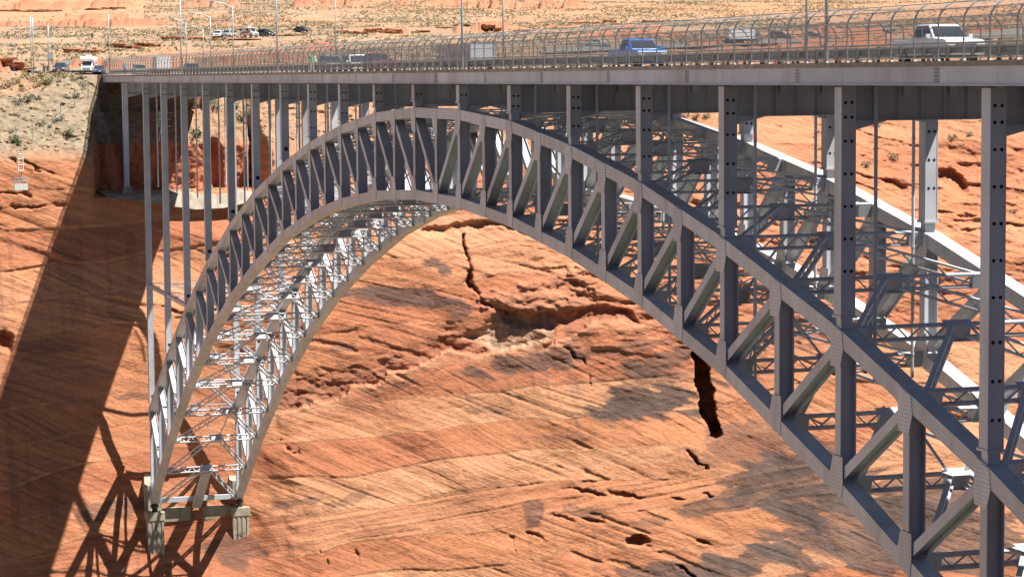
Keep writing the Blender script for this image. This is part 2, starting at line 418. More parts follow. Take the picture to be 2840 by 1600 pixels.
    for (pts, wd, dp, dk) in (
        # upright fissure left of the brown mass, its branches
        (((1283, 655), (1288, 700), (1300, 740), (1306, 790), (1312, 850)), .75, 2.6, .75),
        (((1306, 770), (1340, 840), (1400, 870)), .6, 1.0, .5),
        (((1570, 960), (1600, 990), (1622, 992), (1640, 1060)), .42, 1.1, .6),
        # stepped cracks to the lower right
        (((1905, 1243), (1925, 1262), (1938, 1280), (1955, 1296)), .55, 1.6, .85),
        (((1880, 1565), (1905, 1580), (1925, 1600)), .7, 1.8, .9),
        (((770, 1215), (800, 1232), (828, 1250)), .4, 1.0, .6),
        (((880, 1510), (900, 1535), (905, 1555)), .3, .8, .5),
        (((992, 1515), (996, 1545), (1003, 1568)), .3, .8, .6),
        (((1420, 1480), (1432, 1500), (1440, 1530)), .4, .9, .5),
        (((2450, 1140), (2560, 1150), (2660, 1160), (2760, 1165)), 1.1, 2.0, .5),
        (((2290, 1030), (2340, 1040), (2400, 1035)), .8, 1.6, .5),
        (((0, 578), (60, 582), (140, 576), (185, 570)), .45, 1.1, .5),
        (((60, 445), (120, 470), (170, 500)), .4, 1.0, .5),
        (((5, 440), (40, 452)), .5, 1.5, .6), (((100, 470), (148, 480)), .5, 1.3, .6),
        (((0, 540), (90, 540)), .5, 1.0, .5),
        (((610, 700), (680, 735), (700, 742)), .4, 1.2, .5),
        (((425, 845), (520, 868)), .5, 1.2, .5), (((420, 1090), (500, 1098)), .5, 1.3, .5)):
        pp = [wp(*p) for p in pts]
        q = poly_dist(Y, Z, pp) + 0.35 * fbm(Y * 0.9, Z * 0.9, 4, 151)
        wd *= 0.62; m = sst(wd, wd * 0.15, q) * sst(0.1, 0.45, vn(Y * 0.5, Z * 0.5, 153))
        d -= 0.62 * dp * m
        col = col * (1 - 0.5 * dk * m[..., None]) + BROWN * 0.5 * dk * m[..., None]
    # block to the right of the upright fissure stands back
    # dark slot leaning to the left at its top
    sl_ = [wp(*p) for p in ((1936, 990), (1944, 1040), (1956, 1110), (1972, 1170), (1984, 1208))]
    q = poly_dist(Y, Z, sl_) + 0.12 * fbm(Y * 1.2, Z * 0.9, 3, 155)
    zt = (Z - sl_[-1][1]) / (sl_[0][1] - sl_[-1][1])
    wd = 0.95 + 0.5 * np.sin(np.clip(zt, 0, 1) * 3.1)
    m = sst(wd, wd - 0.22, q)
    d -= 6.5 * m; col = col * (1 - 0.5 * m[..., None]) + BROWN * 0.5 * m[..., None]
    # little cave and niches
    for (px, py, rx, ry, dp, rot) in ((1765, 1499, 36, 14, 4.0, -8), (1950, 1505, 26, 6, 1.6, -12), (1625, 1366, 80, 9, 2.0, -15), (1740, 1376, 70, 8, 2.0, -13), (1880, 1380, 26, 5, 1.4, -12), (1960, 1372, 24, 5, 1.4, -12), (1480, 1480, 50, 8, 1.3, -20), (1555, 1432, 60, 9, 1.2, -14), (1640, 1440, 50, 6, 1.4, -14), (14, 945, 32, 40, 3.5, 15), (2640, 505, 62, 42, 4.5, -25),
                                      (2480, 515, 55, 16, 2.0, -22), (2690, 600, 40, 8, 1.6, 0), (2560, 470, 60, 10, 1.6, -8), (2300, 420, 60, 9, 1.6, -5), (2700, 640, 60, 10, 1.6, -5),
                                      (2160, 350, 26, 10, 1.5, -15), (760, 395, 60, 12, 1.6, -12), (700, 430, 70, 16, 2.0, 0)):
        r = ell(Y, Z, px, py, rx, ry, rot, 0.32, 161 + int(px), 0.3); m = sst(1.0, 0.45, r)
        d -= 0.5 * dp * m; col = col * (1 - 0.35 * m[..., None]) + RUST * 0.35 * m[..., None]
    # desert varnish, its edges drawn out along the beds
    bedn = 1.1 * fbm(along * 0.055, t * 0.42, 6, 182, 0.6); bedm = vn(along * 0.12, t * 1.6, 183)
    for (px, py, rx, ry, rot, k) in ((1790, 1115, 165, 48, 6, .95), (1830, 1000, 110, 22, 8, .8), (1800, 1050, 90, 30, 2, .6), (1770, 955, 90, 16, 6, .6), (1490, 1000, 130, 20, 6, .8),
                                     (1080, 815, 130, 22, -6, .85), (1215, 735, 48, 16, -22, .9), (1270, 855, 28, 22, 0, .7), (950, 965, 30, 9, 0, .5), (1110, 1062, 26, 8, 0, .5),
                                     (1360, 1130, 60, 10, 0, .4), (1560, 1210, 120, 10, -2, .35), (2080, 1230, 150, 45, 8, .55), (2250, 1340, 180, 80, 0, .85), (2380, 1480, 220, 90, 0, .9),
                                     (2560, 1380, 160, 60, 0, .8), (2700, 1480, 160, 80, 0, .8), (1900, 1590, 160, 28, 4, .85), (2060, 1560, 120, 30, 6, .85), (2150, 1300, 90, 25, 0, .7),
                                     (1960, 1400, 90, 22, 12, .7), (1480, 1420, 22, 26, 0, .7), (1610, 1412, 50, 9, -10, .5), (1800, 1440, 60, 10, 6, .5), (2240, 900, 100, 50, 10, .5),
                                     (300, 1420, 90, 20, 6, .6), (660, 1530, 60, 40, 0, .6), (840, 1390, 60, 8, 8, .5), (960, 1382, 60, 9, 8, .5), (170, 960, 70, 12, 0, .4), (390, 1100, 60, 8, 0, .5)):
        r = ell(Y, Z, px, py, rx * 1.1, ry * 1.1, rot, 0.25, 181 + int(px), 0.2) + bedn
        m = sst(1.30, 1.10, r) * k * (0.8 + 0.3 * bedm)
        m = np.clip(m, 0, 0.95)[..., None]
        vcol = VARN * (0.85 + 0.35 * vn(Y * 0.6, Z * 0.15, 187))[..., None] + np.array([0.03, 0.012, 0.004]) * vn(Y * 0.1, Z * 0.1, 188)[..., None]
        col = col * (1 - m) + vcol * m
        d -= 0.0
    return d, col, t, along

def terrain():
    th0 = YAW
    half = 0.2035
    ths = np.concatenate([np.linspace(-half - 0.30, -half - 0.022, 60)[:-1], np.linspace(-half - 0.022, half + 0.022, 1020), np.linspace(half + 0.022, half + 0.24, 50)[1:]]) + th0
    zl = np.concatenate([np.linspace(-205, -82, 34)[:-1], np.linspace(-82, 1.0, 560)])
    e = np.concatenate([np.linspace(0, 60, 55)[1:], np.geomspace(60, 760, 190)[1:], np.geomspace(760, 4200, 26)[1:]])
    nw, ne, nc = len(zl), len(e), len(ths)
    TH = np.broadcast_to(ths, (nw, nc)); ZZ = np.broadcast_to(zl[:, None], (nw, nc)).copy()
    D = wall_d(TH, ZZ); Y = CAM[1] + D * np.cos(TH)
    d, col, bt, ba = wall_shape(Y, ZZ)
    # upper slope: broken talus of soil and rubble
    up = sst(-12.5, -9.0, ZZ + 2.0 * fbm(Y * 0.05, ZZ * 0, 3, 201))
    right = sst(35, 85, Y)
    tal = up * (1 - 0.75 * right)
    lump = 0.9 * fbm(Y * 0.16, ZZ * 0.5, 5, 203) + 0.5 * fbm(Y * 0.9, ZZ * 2.2, 3, 205)
    d = d * (1 - 0.75 * tal) + lump * tal
    tc_ = sst(0.42, 0.62, vn(Y * 0.055, ZZ * 0.25, 207) + 0.25 * sst(-2, -9, -ZZ * -1) * 0)[..., None]
    left = sst(4, -4, Y)[..., None]
    tcol = (TALUS * (0.55 + 0.45 * left) + ROCKY * (0.45 - 0.45 * left)) * (1 - 0.55 * tc_) + (ROCKY * 0.6 + SOIL * 0.4) * 0.55 * tc_
    tcol = tcol * (0.8 + 0.4 * vn(Y * 1.6, ZZ * 3.5, 209))[..., None]
    # the right-hand flank stays bare, broken slickrock
    rr = (up * right)[..., None]
    col = col * (1 - 0.6 * rr) + (ROCKY * (0.8 + 0.45 * vn(Y * 0.35, ZZ * 1.6, 211))[..., None]) * 0.6 * rr
    rk = right * sst(-52, -26, ZZ)
    qb = ZZ * 0.42 + 0.16 * Y * 0.42 + 1.3 * fbm(Y * 0.06, ZZ * 0.12, 3, 227); qq = qb - np.floor(qb); hq = vn(Y * 0.10 + np.floor(qb) * 13.7, np.floor(qb) * 3.1, 229)
    d = d + rk * (0.7 * fbm(Y * 0.2 + ZZ * 0.3, ZZ * 0.9, 5, 213) + 0.9 * (1 - qq) ** 1.5 * sst(0, 0.2, qq) * sst(0.42, 0.75, hq) + 0.35 * fbm(Y * 0.8, ZZ * 2.0, 3, 214))
    rc = (rk * (0.35 + 0.5 * vn(Y * 0.05, ZZ * 0.2, 230)))[..., None]
    col = col * (1 - rc) + (np.array([0.40, 0.155, 0.080]) * (0.75 + 0.5 * vn(Y * 0.25, ZZ * 1.1, 216))[..., None]) * rc
    col = col * (1 - tal[..., None]) + tcol * tal[..., None]
    fade = sst(1.0, -1.5, ZZ)
    d = d * fade
    # calm the rock where the bridge stands: skewback of the arch and column ledge
    calm = sst(24, 13, Y + 2 * fbm(Y * 0.2, ZZ * 0.2, 3, 215)) * sst(-10, -1, Y) * sst(-76, -66, ZZ) * sst(-36, -46, ZZ)
    d = d * (1 - 0.6 * calm) - 1.6 * calm
    calm2 = sst(-6, -3, Y) * sst(24, 20, Y) * sst(-23, -20, ZZ) * sst(-13, -15, ZZ)
    d = d * (1 - 0.85 * calm2) - 0.8 * calm2
    X = CAM[0] + (D - d) * np.sin(TH); YY = CAM[1] + (D - d) * np.cos(TH)
    # ledge cut for the first column: back wall upright, floor flat
    lm = sst(-5.5, -3.0, YY) * sst(21.5, 20.0, YY + 0.8 * fbm(ZZ * 0.5, YY * 0, 2, 217)) * (ZZ > -16.6 + 0.02 * YY)
    back = -185.2 + 0.5 * fbm(YY * 0.6, ZZ * 0.12, 4, 219) + 0.35 * fbm(YY * 1.3, ZZ * 1.3, 3, 221) + 1.6 * sst(11.5, 14.5, YY) * sst(19, 16, YY) * 0 \
        - 2.2 * sst(0.62, 0.75, vn(YY * 0.28, ZZ * 0.06, 223))
    back = back - 0.85 * np.maximum(0, ZZ + 9.4 + 0.8 * fbm(YY * 0.15, ZZ * 0, 3, 224))
    newX = np.minimum(X, back)
    X = X * (1 - lm) + newX * lm
    cut = (lm * (newX < X - 0 + 1e-6) * (ZZ < -9.4))[..., None]
    cc = RUST * 0.5 + SAND * 0.5
    colc = cc * (0.75 + 0.5 * vn(YY * 1.2, ZZ * 0.35, 225))[..., None]
    col = col * (1 - cut) + colc * cut
    # abutment pocket under the deck end
    ab = (YY > -2.0) & (YY < 14.5) & (ZZ > -4.5)
    X = np.where(ab, np.minimum(X, -193.0), X)
    # ---- plateau
    TH2 = np.broadcast_to(ths, (ne, nc)); E2 = np.broadcast_to(e[:, None], (ne, nc))
    Drim = D[-1][None, :]; D2 = Drim + E2
    X2 = CAM[0] + D2 * np.sin(TH2); Y2 = CAM[1] + D2 * np.cos(TH2)
    Z2 = np.interp(E2, [0, 12, 45, 60, 95, 110, 150, 175, 200, 260, 340, 450, 600, 900, 1500, 2500, 4200],
                   [1.0, 1.0, 1.1, 1.7, 4.4, 5.0, 7.0, 7.9, 8.5, 11.5, 14.5, 20.5, 28, 43, 76, 128, 215])
    rough = sst(20, 80, E2)
    Z2 = Z2 + rough * (1.6 * fbm(X2 * 0.012, Y2 * 0.012, 4, 231) * sst(0, 200, E2) + 0.45 * fbm(X2 * 0.06, Y2 * 0.06, 4, 233)) + 0.05 * fbm(X2 * 0.6, Y2 * 0.6, 3, 235)
    rock = np.zeros_like(Z2)
    A = (TH2 - th0) / 0.2035          # -1 .. 1 across the picture
    for (e0, hh, a0, a1, sd) in ((70, 1.2, -0.92, -0.60, 1), (86, 1.1, -0.8, -0.42, 2), (100, 1.1, -0.55, -0.38, 3), (150, 1.6, -0.45, -0.28, 4), (215, 2.6, -0.40, -0.22, 5), (240, 2.4, -0.25, 0.06, 6),
                                 (60, 2.8, -1.2, -0.93, 7), (330, 2.6, -1.2, -0.5, 8), (300, 1.8, 0.0, 0.35, 9), (190, 1.8, 0.1, 0.45, 10), (420, 3.0, -0.9, -0.55, 11), (130, 1.6, 0.3, 0.9, 12),
                                 (95, 1.8, 0.35, 1.1, 13), (180, 2.0, 0.5, 1.2, 14), (245, 2.2, 0.55, 1.2, 15), (46, 1.2, 0.3, 1.2, 16), (560, 4.0, -1.1, 0.2, 17)):
        ek = e0 + 14 * fbm(A * 9, A * 0 + sd, 4, 241 + sd) + 3 * fbm(A * 60, A * 0 + sd, 3, 261 + sd)
        mk = sst(a0, a0 + 0.08, A) * sst(a1, a1 - 0.08, A) * sst(0.30, 0.62, 0.7 * vn(A * 13 + 4, A * 0 + sd, 281 + sd) + 0.3 * vn(A * 48, A * 0 + sd, 271 + sd)) * (0.7 + 0.4 * vn(A * 90, A * 0 + sd, 291 + sd))
        u = E2 - ek
        stp = sst(-1.6, 0.8, u) * np.exp(-np.maximum(u, 0) / 22.0)
        Z2 = Z2 + hh * mk * stp
        rock = np.maximum(rock, mk * sst(-9, -0.5, u) * sst(8, 2, u))
    soil = SOIL * (0.86 + 0.28 * vn(X2 * 0.12, Y2 * 0.12, 301))[..., None]
    g = sst(0.40, 0.65, vn(X2 * 0.02, Y2 * 0.02, 303))[..., None]
    soil = soil * (1 - 0.45 * g) + ROCKY * 1.05 * 0.45 * g
    far_slick = (sst(0.42, 0.58, vn(X2 * 0.009 + 2, Y2 * 0.005, 305)) * sst(230, 420, E2))[..., None]
    soil = soil * (1 - 0.6 * far_slick) + np.array([0.40, 0.205, 0.105]) * 0.6 * far_slick
    rgt = (sst(0.25, 0.6, A) * sst(20, 60, E2) * sst(330, 190, E2))[..., None]
    soil = soil * (1 - 0.65 * rgt) + (ROCKY * (0.75 + 0.5 * vn(X2 * 0.2, Y2 * 0.06, 307))[..., None]) * 0.65 * rgt
    mound = (sst(-0.76, -0.68, A) * sst(-0.30, -0.42, A) * sst(48, 62, E2) * sst(165, 130, E2) * (0.6 + 0.4 * vn(X2 * 0.08, Y2 * 0.08, 311)))[..., None]
    soil = soil * (1 - 0.8 * mound) + (np.array([0.37, 0.185, 0.095]) * (0.65 + 0.7 * vn(X2 * 0.4, Y2 * 0.4, 313))[..., None]) * 0.8 * mound
    ul = (sst(-0.66, -0.76, A + 0.06 * fbm(A * 20, E2 * 0.01, 3, 315)) * sst(380, 420, E2))[..., None]
    soil = soil * (1 - 0.9 * ul) + np.array([0.43, 0.225, 0.125]) * 0.9 * ul
    col2 = soil * (1 - 0.85 * rock[..., None]) + (RUST * 1.05 * (0.8 + 0.4 * vn(X2 * 0.5, Y2 * 0.5, 309))[..., None]) * 0.85 * rock[..., None]
    bl = sst(14, 0, E2)[..., None]
    col2 = col2 * (1 - bl) + tcol[-1][None] * bl
    V = np.concatenate([np.stack([X, YY, ZZ], -1), np.stack([X2, Y2, Z2], -1)]); Cc = np.concatenate([col, col2])
    n = V.shape[0]
    idx = np.arange(n * nc).reshape(n, nc)
    q = np.stack([idx[:-1, :-1], idx[:-1, 1:], idx[1:, 1:], idx[1:, :-1]], -1).reshape(-1, 4)
    me = bpy.data.meshes.new('canyon_ground')
    me.vertices.add(n * nc); me.vertices.foreach_set('co', V.reshape(-1).astype(np.float32))
    me.loops.add(q.size); me.loops.foreach_set('vertex_index', q.reshape(-1).astype(np.int32))
    me.polygons.add(len(q)); me.polygons.foreach_set('loop_start', np.arange(0, q.size, 4, dtype=np.int32)); me.polygons.foreach_set('loop_total', np.full(len(q), 4, dtype=np.int32))
    me.polygons.foreach_set('use_smooth', np.ones(len(q), dtype=bool))
    me.update(calc_edges=True)
    a = me.color_attributes.new('Col', 'FLOAT_COLOR', 'POINT')
    cc = np.ones((n * nc, 4), np.float32); cc[:, :3] = np.clip(Cc.reshape(-1, 3), 0.01, 0.9)
    a.data.foreach_set('color', cc.reshape(-1))
    pad = np.zeros((ne, nc)); w1 = (1 - tal) * (1 - cut[..., 0]) * fade * (0.25 + 0.75 * sst(0.3, 0.62, 0.6 * vn(Y * 0.045, ZZ * 0.09, 233) + 0.4 * vn(Y * 0.15, ZZ * 0.3, 234)))
    for nm, arr in (('bed', np.concatenate([bt, pad])), ('along', np.concatenate([ba, pad])), ('bedamt', np.concatenate([w1, pad]))):
        at_ = me.attributes.new(nm, 'FLOAT', 'POINT'); at_.data.foreach_set('value', arr.reshape(-1).astype(np.float32))
    m = bpy.data.materials.new('sandstone'); nt, b = nodes_of(m)
    at = nt.nodes.new('ShaderNodeAttribute'); at.attribute_name = 'Col'
    tc = nt.nodes.new('ShaderNodeTexCoord'); mp = nt.nodes.new('ShaderNodeMapping'); mp.inputs['Scale'].default_value = (1, 1, 2.6)
    mp.inputs['Rotation'].default_value = (R(-18), 0, 0)
    nt.links.new(tc.outputs['Object'], mp.inputs[0])
    n1 = nt.nodes.new('ShaderNodeTexNoise'); n1.inputs['Scale'].default_value = 1.7; n1.inputs['Detail'].default_value = 8; n1.inputs['Roughness'].default_value = 0.68
    nt.links.new(mp.outputs[0], n1.inputs[0])
    mr = nt.nodes.new('ShaderNodeMapRange'); mr.inputs[1].default_value = 0.3; mr.inputs[2].default_value = 0.7; mr.inputs[3].default_value = 0.80; mr.inputs[4].default_value = 1.20
    nt.links.new(n1.outputs['Fac'], mr.inputs[0])
    mx = nt.nodes.new('ShaderNodeMix'); mx.data_type = 'RGBA'; mx.blend_type = 'MULTIPLY'; mx.inputs[0].default_value = 1.0
    nt.links.new(at.outputs['Color'], mx.inputs[6]); nt.links.new(mr.outputs[0], mx.inputs[7])
    def attr(nm_):
        q = nt.nodes.new('ShaderNodeAttribute'); q.attribute_name = nm_; return q.outputs['Fac']
    def mth(op, a_, v=None, b_=None):
        k = nt.nodes.new('ShaderNodeMath'); k.operation = op; nt.links.new(a_, k.inputs[0])
        if v is not None: k.inputs[1].default_value = v
        if b_ is not None: nt.links.new(b_, k.inputs[1])
        return k.outputs[0]
    cmb = nt.nodes.new('ShaderNodeCombineXYZ'); nt.links.new(mth('MULTIPLY', attr('bed'), 1.7), cmb.inputs[0]); nt.links.new(mth('MULTIPLY', attr('along'), 0.05), cmb.inputs[1])
    nb = nt.nodes.new('ShaderNodeTexNoise'); nb.inputs['Scale'].default_value = 1.0; nb.inputs['Detail'].default_value = 7; nb.inputs['Roughness'].default_value = 0.62; nb.inputs['Distortion'].default_value = 0.25
    nt.links.new(cmb.outputs[0], nb.inputs[0])
    amt = attr('bedamt')
    # thin dark partings and pale ribs along the beds
    mr2 = nt.nodes.new('ShaderNodeMapRange'); mr2.inputs[1].default_value = 0.34; mr2.inputs[2].default_value = 0.60; mr2.inputs[3].default_value = 0.74; mr2.inputs[4].default_value = 1.08
    nt.links.new(nb.outputs['Fac'], mr2.inputs[0])
    mxb = nt.nodes.new('ShaderNodeMix'); mxb.data_type = 'RGBA'; mxb.blend_type = 'MULTIPLY'
    nt.links.new(amt, mxb.inputs[0]); nt.links.new(mx.outputs[2], mxb.inputs[6]); nt.links.new(mr2.outputs[0], mxb.inputs[7])
    nt.links.new(mxb.outputs[2], b.inputs['Base Color']); b.inputs['Roughness'].default_value = 0.92
    b.inputs['Specular IOR Level'].default_value = 0.2
    bp = nt.nodes.new('ShaderNodeBump'); bp.inputs['Strength'].default_value = 0.7; bp.inputs['Distance'].default_value = 0.25
    hgt = mth('ADD', n1.outputs['Fac'], b_=mth('MULTIPLY', mth('MULTIPLY', nb.outputs['Fac'], 1.35), b_=amt))
    nt.links.new(hgt, bp.inputs['Height']); nt.links.new(bp.outputs[0], b.inputs['Normal'])
    me.materials.append(m); MATS['sandstone'] = m
    return link('canyon_ground', me)
GROUND = tag(terrain(), 'orange cross-bedded sandstone canyon wall rising to scrubby desert', 'canyon', kind='structure')

def near_bank():
    # the bank the camera stands on, its wall and the canyon bottom: plain rock, out of the frame, it lights the steel from below
    mb = MB(); ys = np.linspace(-260, 330, 40)
    prof = [(100, -206), (142, -200), (152, -120), (157.2, -62), (159.5, -60.5), (166, -60.0), (172, -30), (176, -8), (186, -1.4), (205, -1.2), (420, -1.0), (900, 4)]
    pts = []
    for i, (x, z) in enumerate(prof):
        row = []
        for y in ys:
            w = 0.0 if i in (3, 4, 5, 8, 9) else 1.0
            row.append((x + w * 4 * float(fbm(np.array(y * 0.04), np.array(z * 0.05), 3, 401)), y, z + (0 if i < 9 else 0.2 * math.sin(y))))
        pts.append(row)
    for i in range(len(pts) - 1):
        for j in range(len(ys) - 1):
            mb.quad([pts[i][j], pts[i + 1][j], pts[i + 1][j + 1], pts[i][j + 1]])
    return mb.build('near_bank', mat('plain_sandstone', (0.16, 0.085, 0.055), 0.95, 0, 0.2, 0.3))
tag(near_bank(), 'sandstone bank on the near side of the canyon', 'canyon bank', kind='structure')
mb = MB(); mb.quad([(-175, -500, -203), (140, -500, -203), (140, 500, -203), (-175, 500, -203)])
tag(mb.build('river', mat('river_water', (0.10, 0.13, 0.08), 0.15)), 'green river on the canyon floor', 'river', kind='structure')

# the left wall further upstream, out of the frame
mb = MB(); ys = np.linspace(-290, -108, 16); pr = []
for y in ys: pr.append([(float(xw(np.array(z), np.array(y))) - 5 + 3 * math.sin(y * 0.11 + z * 0.05), y, z) for z in (-204, -150, -100, -60, -30, -11, 1, 1.5)] + [(-420, y, 8)])
for a, b in zip(pr, pr[1:]):
    for j in range(8): mb.quad([a[j], b[j], b[j + 1], a[j + 1]])
tag(mb.build('upstream_wall', mat('upstream_sandstone', (0.46, 0.24, 0.14), 0.95, 0, 0.2, 0.1)), 'sunlit sandstone wall of the canyon upstream of the bridge', 'canyon wall', kind='structure')
# the dam that closes the canyon upstream, behind the camera's left shoulder
mb = MB(); pr = []
for i in range(25):
    t = -1 + 2 * i / 24; xc = t * 172; yb = -262 - 36 * (1 - t * t)
    pr.append([(xc, yb + 30 * (1 - t * t) * 0.4, -203), (xc, yb, 3.5), (xc, yb - 9, 3.5)])
for a, b in zip(pr, pr[1:]):
    for j in range(2): mb.quad([a[j], b[j], b[j + 1], a[j + 1]])
tag(mb.build('concrete_dam', mat('dam_concrete', (0.74, 0.69, 0.62), 0.9, 0, 0.08, 0.1)), 'tall curved concrete dam closing the canyon', 'dam', kind='structure')

bpy.context.view_layer.update()
def on_ground(px, py):
    d = ray(px, py); ok, loc, nor, _ = GROUND.ray_cast(Vector(CAM.tolist()), Vector(d.tolist()))
    return loc if ok else None
def drop(x, y, z0=300.0):
    ok, loc, nor, _ = GROUND.ray_cast(Vector((x, y, z0)), Vector((0, 0, -1)))
    return loc.z if ok else 1.0

# ------------------------------------------------------------------ the steel arch bridge
BR = empty('arch_bridge', label='grey steel deck arch bridge spanning the canyon', cat='bridge')
NODD = [1, 3, 5, 7, 9, 11, 13, 15, 17, 19, 21]
XO = [6.85, 20.55, 34.25, 47.94, 61.64, 77.31, 92.85, 109.18, 125.73, 142.42, 158.97]
ZU = [-1.94, -2.55, -3.91, -5.79, -8.33, -11.88, -16.32, -21.99, -28.80, -36.77, -45.77]
ZL = [-8.64, -9.31, -10.59, -12.54, -15.24, -19.43, -24.33, -30.65, -38.45, -47.86, -58.76]
def X(n):
    a = abs(n)
    if a > 21: return math.copysign(158.97 + (a - 21) / 2 * 21.18, n)
    return math.copysign(float(np.interp(a, [0] + NODD, [0] + XO)), n)
HC = 0.80                       # chord depth
WC = 0.95                       # chord width (across the bridge)
def zu(n): return float(np.interp(abs(n), NODD, ZU)) - HC / 2 - 0.02
def zl(n): return float(np.interp(abs(n), NODD, ZL)) - HC / 2 - 0.02
RIBS = (WC / 2, 12.19 + WC / 2)
YM = (RIBS[0] + RIBS[1]) / 2
def zd(x): return 0.0008 * x
NM = 21

def chord(fn, name):
    for yc in RIBS:
        for n in range(-NM, NM):
            a = np.array([X(n), yc, fn(n)]); b = np.array([X(n + 1), yc, fn(n + 1)])
            u = (b - a) / np.linalg.norm(b - a)
            # ends cut plumb at the panel points, a 3 cm seam left open
            nz = HC / 2 / max(0.3, u[0]); g = 0.018
            a2, b2 = a + u * g / u[0], b - u * g / u[0]
            dz = np.array([0, 0, nz]); w = np.array([0, WC / 2, 0])
            mb = MB()
            mb.hexa([a2 - w - dz, b2 - w - dz, b2 + w - dz, a2 + w - dz, a2 - w + dz, b2 - w + dz, b2 + w + dz, a2 + w + dz])
            mb.build(name, RIVET, BR)
chord(zu, 'upper_chord'); chord(zl, 'lower_chord')

# posts and diagonals of the two ribs
for yc in RIBS:
    for n in range(-NM, NM + 1):
        mb = MB(); x = X(n)
        wx = 0.66
        t = HC / 2 / math.cos(math.atan(0.55))
        mb.hsec((x, yc, zl(n) + t - 0.03), (x, yc, zu(n) - t + 0.03), WC - 0.10, wx, 0.05)
        mb.build('truss_post', STEEL, BR)
    for n in range(-NM, NM):
        o, i = (n, n + 1) if n < 0 else (n + 1, n)      # outer node at the top, inner node at the bottom
        a = np.array([X(o), yc, zu(o) - 0.35]); b = np.array([X(i), yc, zl(i) + 0.35]); u = (b - a) / np.linalg.norm(b - a)
        mb = MB(); mb.hsec(a + u * 0.35, b - u * 0.35, WC - 0.14, 0.52, 0.05)
        mb.build('truss_diagonal', STEEL, BR)

# gusset plates on the outer and inner faces
for k, yc in enumerate(RIBS):
    for n in range(-NM, NM + 1):
        x = X(n)
        out = 1 if n < 0 else -1
        for fn, sg, nm in ((zu, -1, 'u'), (zl, 1, 'l')):
            z = fn(n)
            # six-cornered plate reaching along the diagonal side
            dsx = (1 if n < 0 else -1) if sg < 0 else (-1 if n <= 0 else 1)
            if n == 0: dsx = 1
            sl = (fn(n + 1) - fn(n - 1)) / (X(n + 1) - X(n - 1)) if abs(n) < NM else 0.0
            hw, dp = 0.62, 1.55
            p = [(-hw, -sg * 0.36 - sl * hw), (hw, -sg * 0.36 + sl * hw), (hw + 0.15, sg * 0.45 + sl * hw), (0.40 if dsx < 0 else 0.75, sg * dp), (-0.75 if dsx < 0 else -0.40, sg * dp), (-hw - 0.15, sg * 0.45 - sl * hw)]
            if n == 0 and fn is zl: p[3], p[4] = (0.85, sg * 1.2), (-0.85, sg * 1.2)
            if sg > 0: p = p[::-1]
            mb = MB()
            for side in (-1,):
                y0 = yc + side * (WC / 2 + 0.002); y1 = yc + side * (WC / 2 + 0.032)
                f = [(x + a, y1, z + b) for a, b in p]; bk = [(x + a, y0, z + b) for a, b in p]
                # orientation does not matter for shading of closed thin plates
                uv = [(a, b) for a, b in p]
                mb.quad(f if side > 0 else f[::-1], uv if side > 0 else uv[::-1])
                for q in range(len(p)):
                    r = (q + 1) % len(p)
                    mb.quad([f[q], bk[q], bk[r], f[r]])
            mb.build('gusset_plate', RIVET, BR)

# columns
bents = list(range(-23, 24, 2))
for n in bents:
    x = X(n)
    for k, yc in enumerate(RIBS):
        y0 = yc - WC / 2 + 0.0; wy, wx = 0.78, 0.82
        ztop = zd(x) - 0.12
        zb = (zu(n) + HC / 2 / 0.85 + 0.55) if abs(n) <= 21 else -15.6
        if abs(n) <= 21:
            zb = zu(n) + HC / 2 + 0.60
        if ztop - zb < 0.3: zb = ztop - 0.4
        mb = MB(); mb.box((x - wx / 2, y0, zb), (x + wx / 2, y0 + wy, ztop))
        # cover strips along the edges
        for sy in (0.0, wy - 0.05):
            mb.box((x + wx / 2 + 0.002, y0 + sy, zb), (x + wx / 2 + 0.022, y0 + sy + 0.05, ztop - 0.002))
        c = mb.build('column', STEEL, BR)
        # hand holes: black discs painting their dark insides on the face towards the near bank
        hb = MB(); H = ztop - zb
        if abs(n) <= 21 and H > 1.0:
            lim = min(H, 9.5 if n > -9 else 2.4)
            zz = ztop - 0.75; st = 0.72
            while zz > ztop - lim + 0.3:
                for dy in (-0.17, 0.17): hb.disc_x((x + wx / 2 + 0.006, y0 + wy / 2 + dy, zz), 0.085, 0.012, 10)
                zz -= st; st = min(st + 0.45, 1.6)
            if H > 9.5 and n > -9:
                zz = ztop - 11
                while zz > zb + 0.5:
                    for dy in (-0.17, 0.17): hb.disc_x((x + wx / 2 + 0.006, y0 + wy / 2 + dy, zz), 0.085, 0.012, 10)
                    zz -= 1.7
            if hb.v: hb.build('hand_hole_disc', HOLE, c)['kind'] = 'stuff'
            if H > 6 and n <= -9:
                # access hole low on the shaft, a black disc for its unlit inside
                mo = MB(); mo.disc_x((x + wx / 2 + 0.006, y0 + wy / 2 + 0.05, zb + 0.95), 0.22, 0.012, 14); mo.build('access_hole_disc', HOLE, c)
            if n == -21:
                ms = MB()
                for q in range(46): ms.disc_x((x + wx / 2 + 0.005, y0 + wy * (0.3 if q % 2 else 0.62), ztop - 2.8 - q * 0.86), 0.045, 0.010, 6)  # bolt holes, also flat black discs in place of shaded openings
                s_ = ms.build('bolt_hole_disc', HOLE, c); s_['kind'] = 'stuff'
        # foot
        if abs(n) <= 21:
            mf = MB(); zc = zu(n)
            zt = zb
            mf.box((x - 0.30, y0 + 0.08, zc + HC / 2 - 0.05), (x + 0.30, y0 + wy - 0.08, zt - 0.12))
            mf.box((x - 0.52, y0 - 0.06, zt - 0.12), (x + 0.52, y0 + wy + 0.06, zt - 0.002))
            mf.build('column_foot', STEEL, BR)

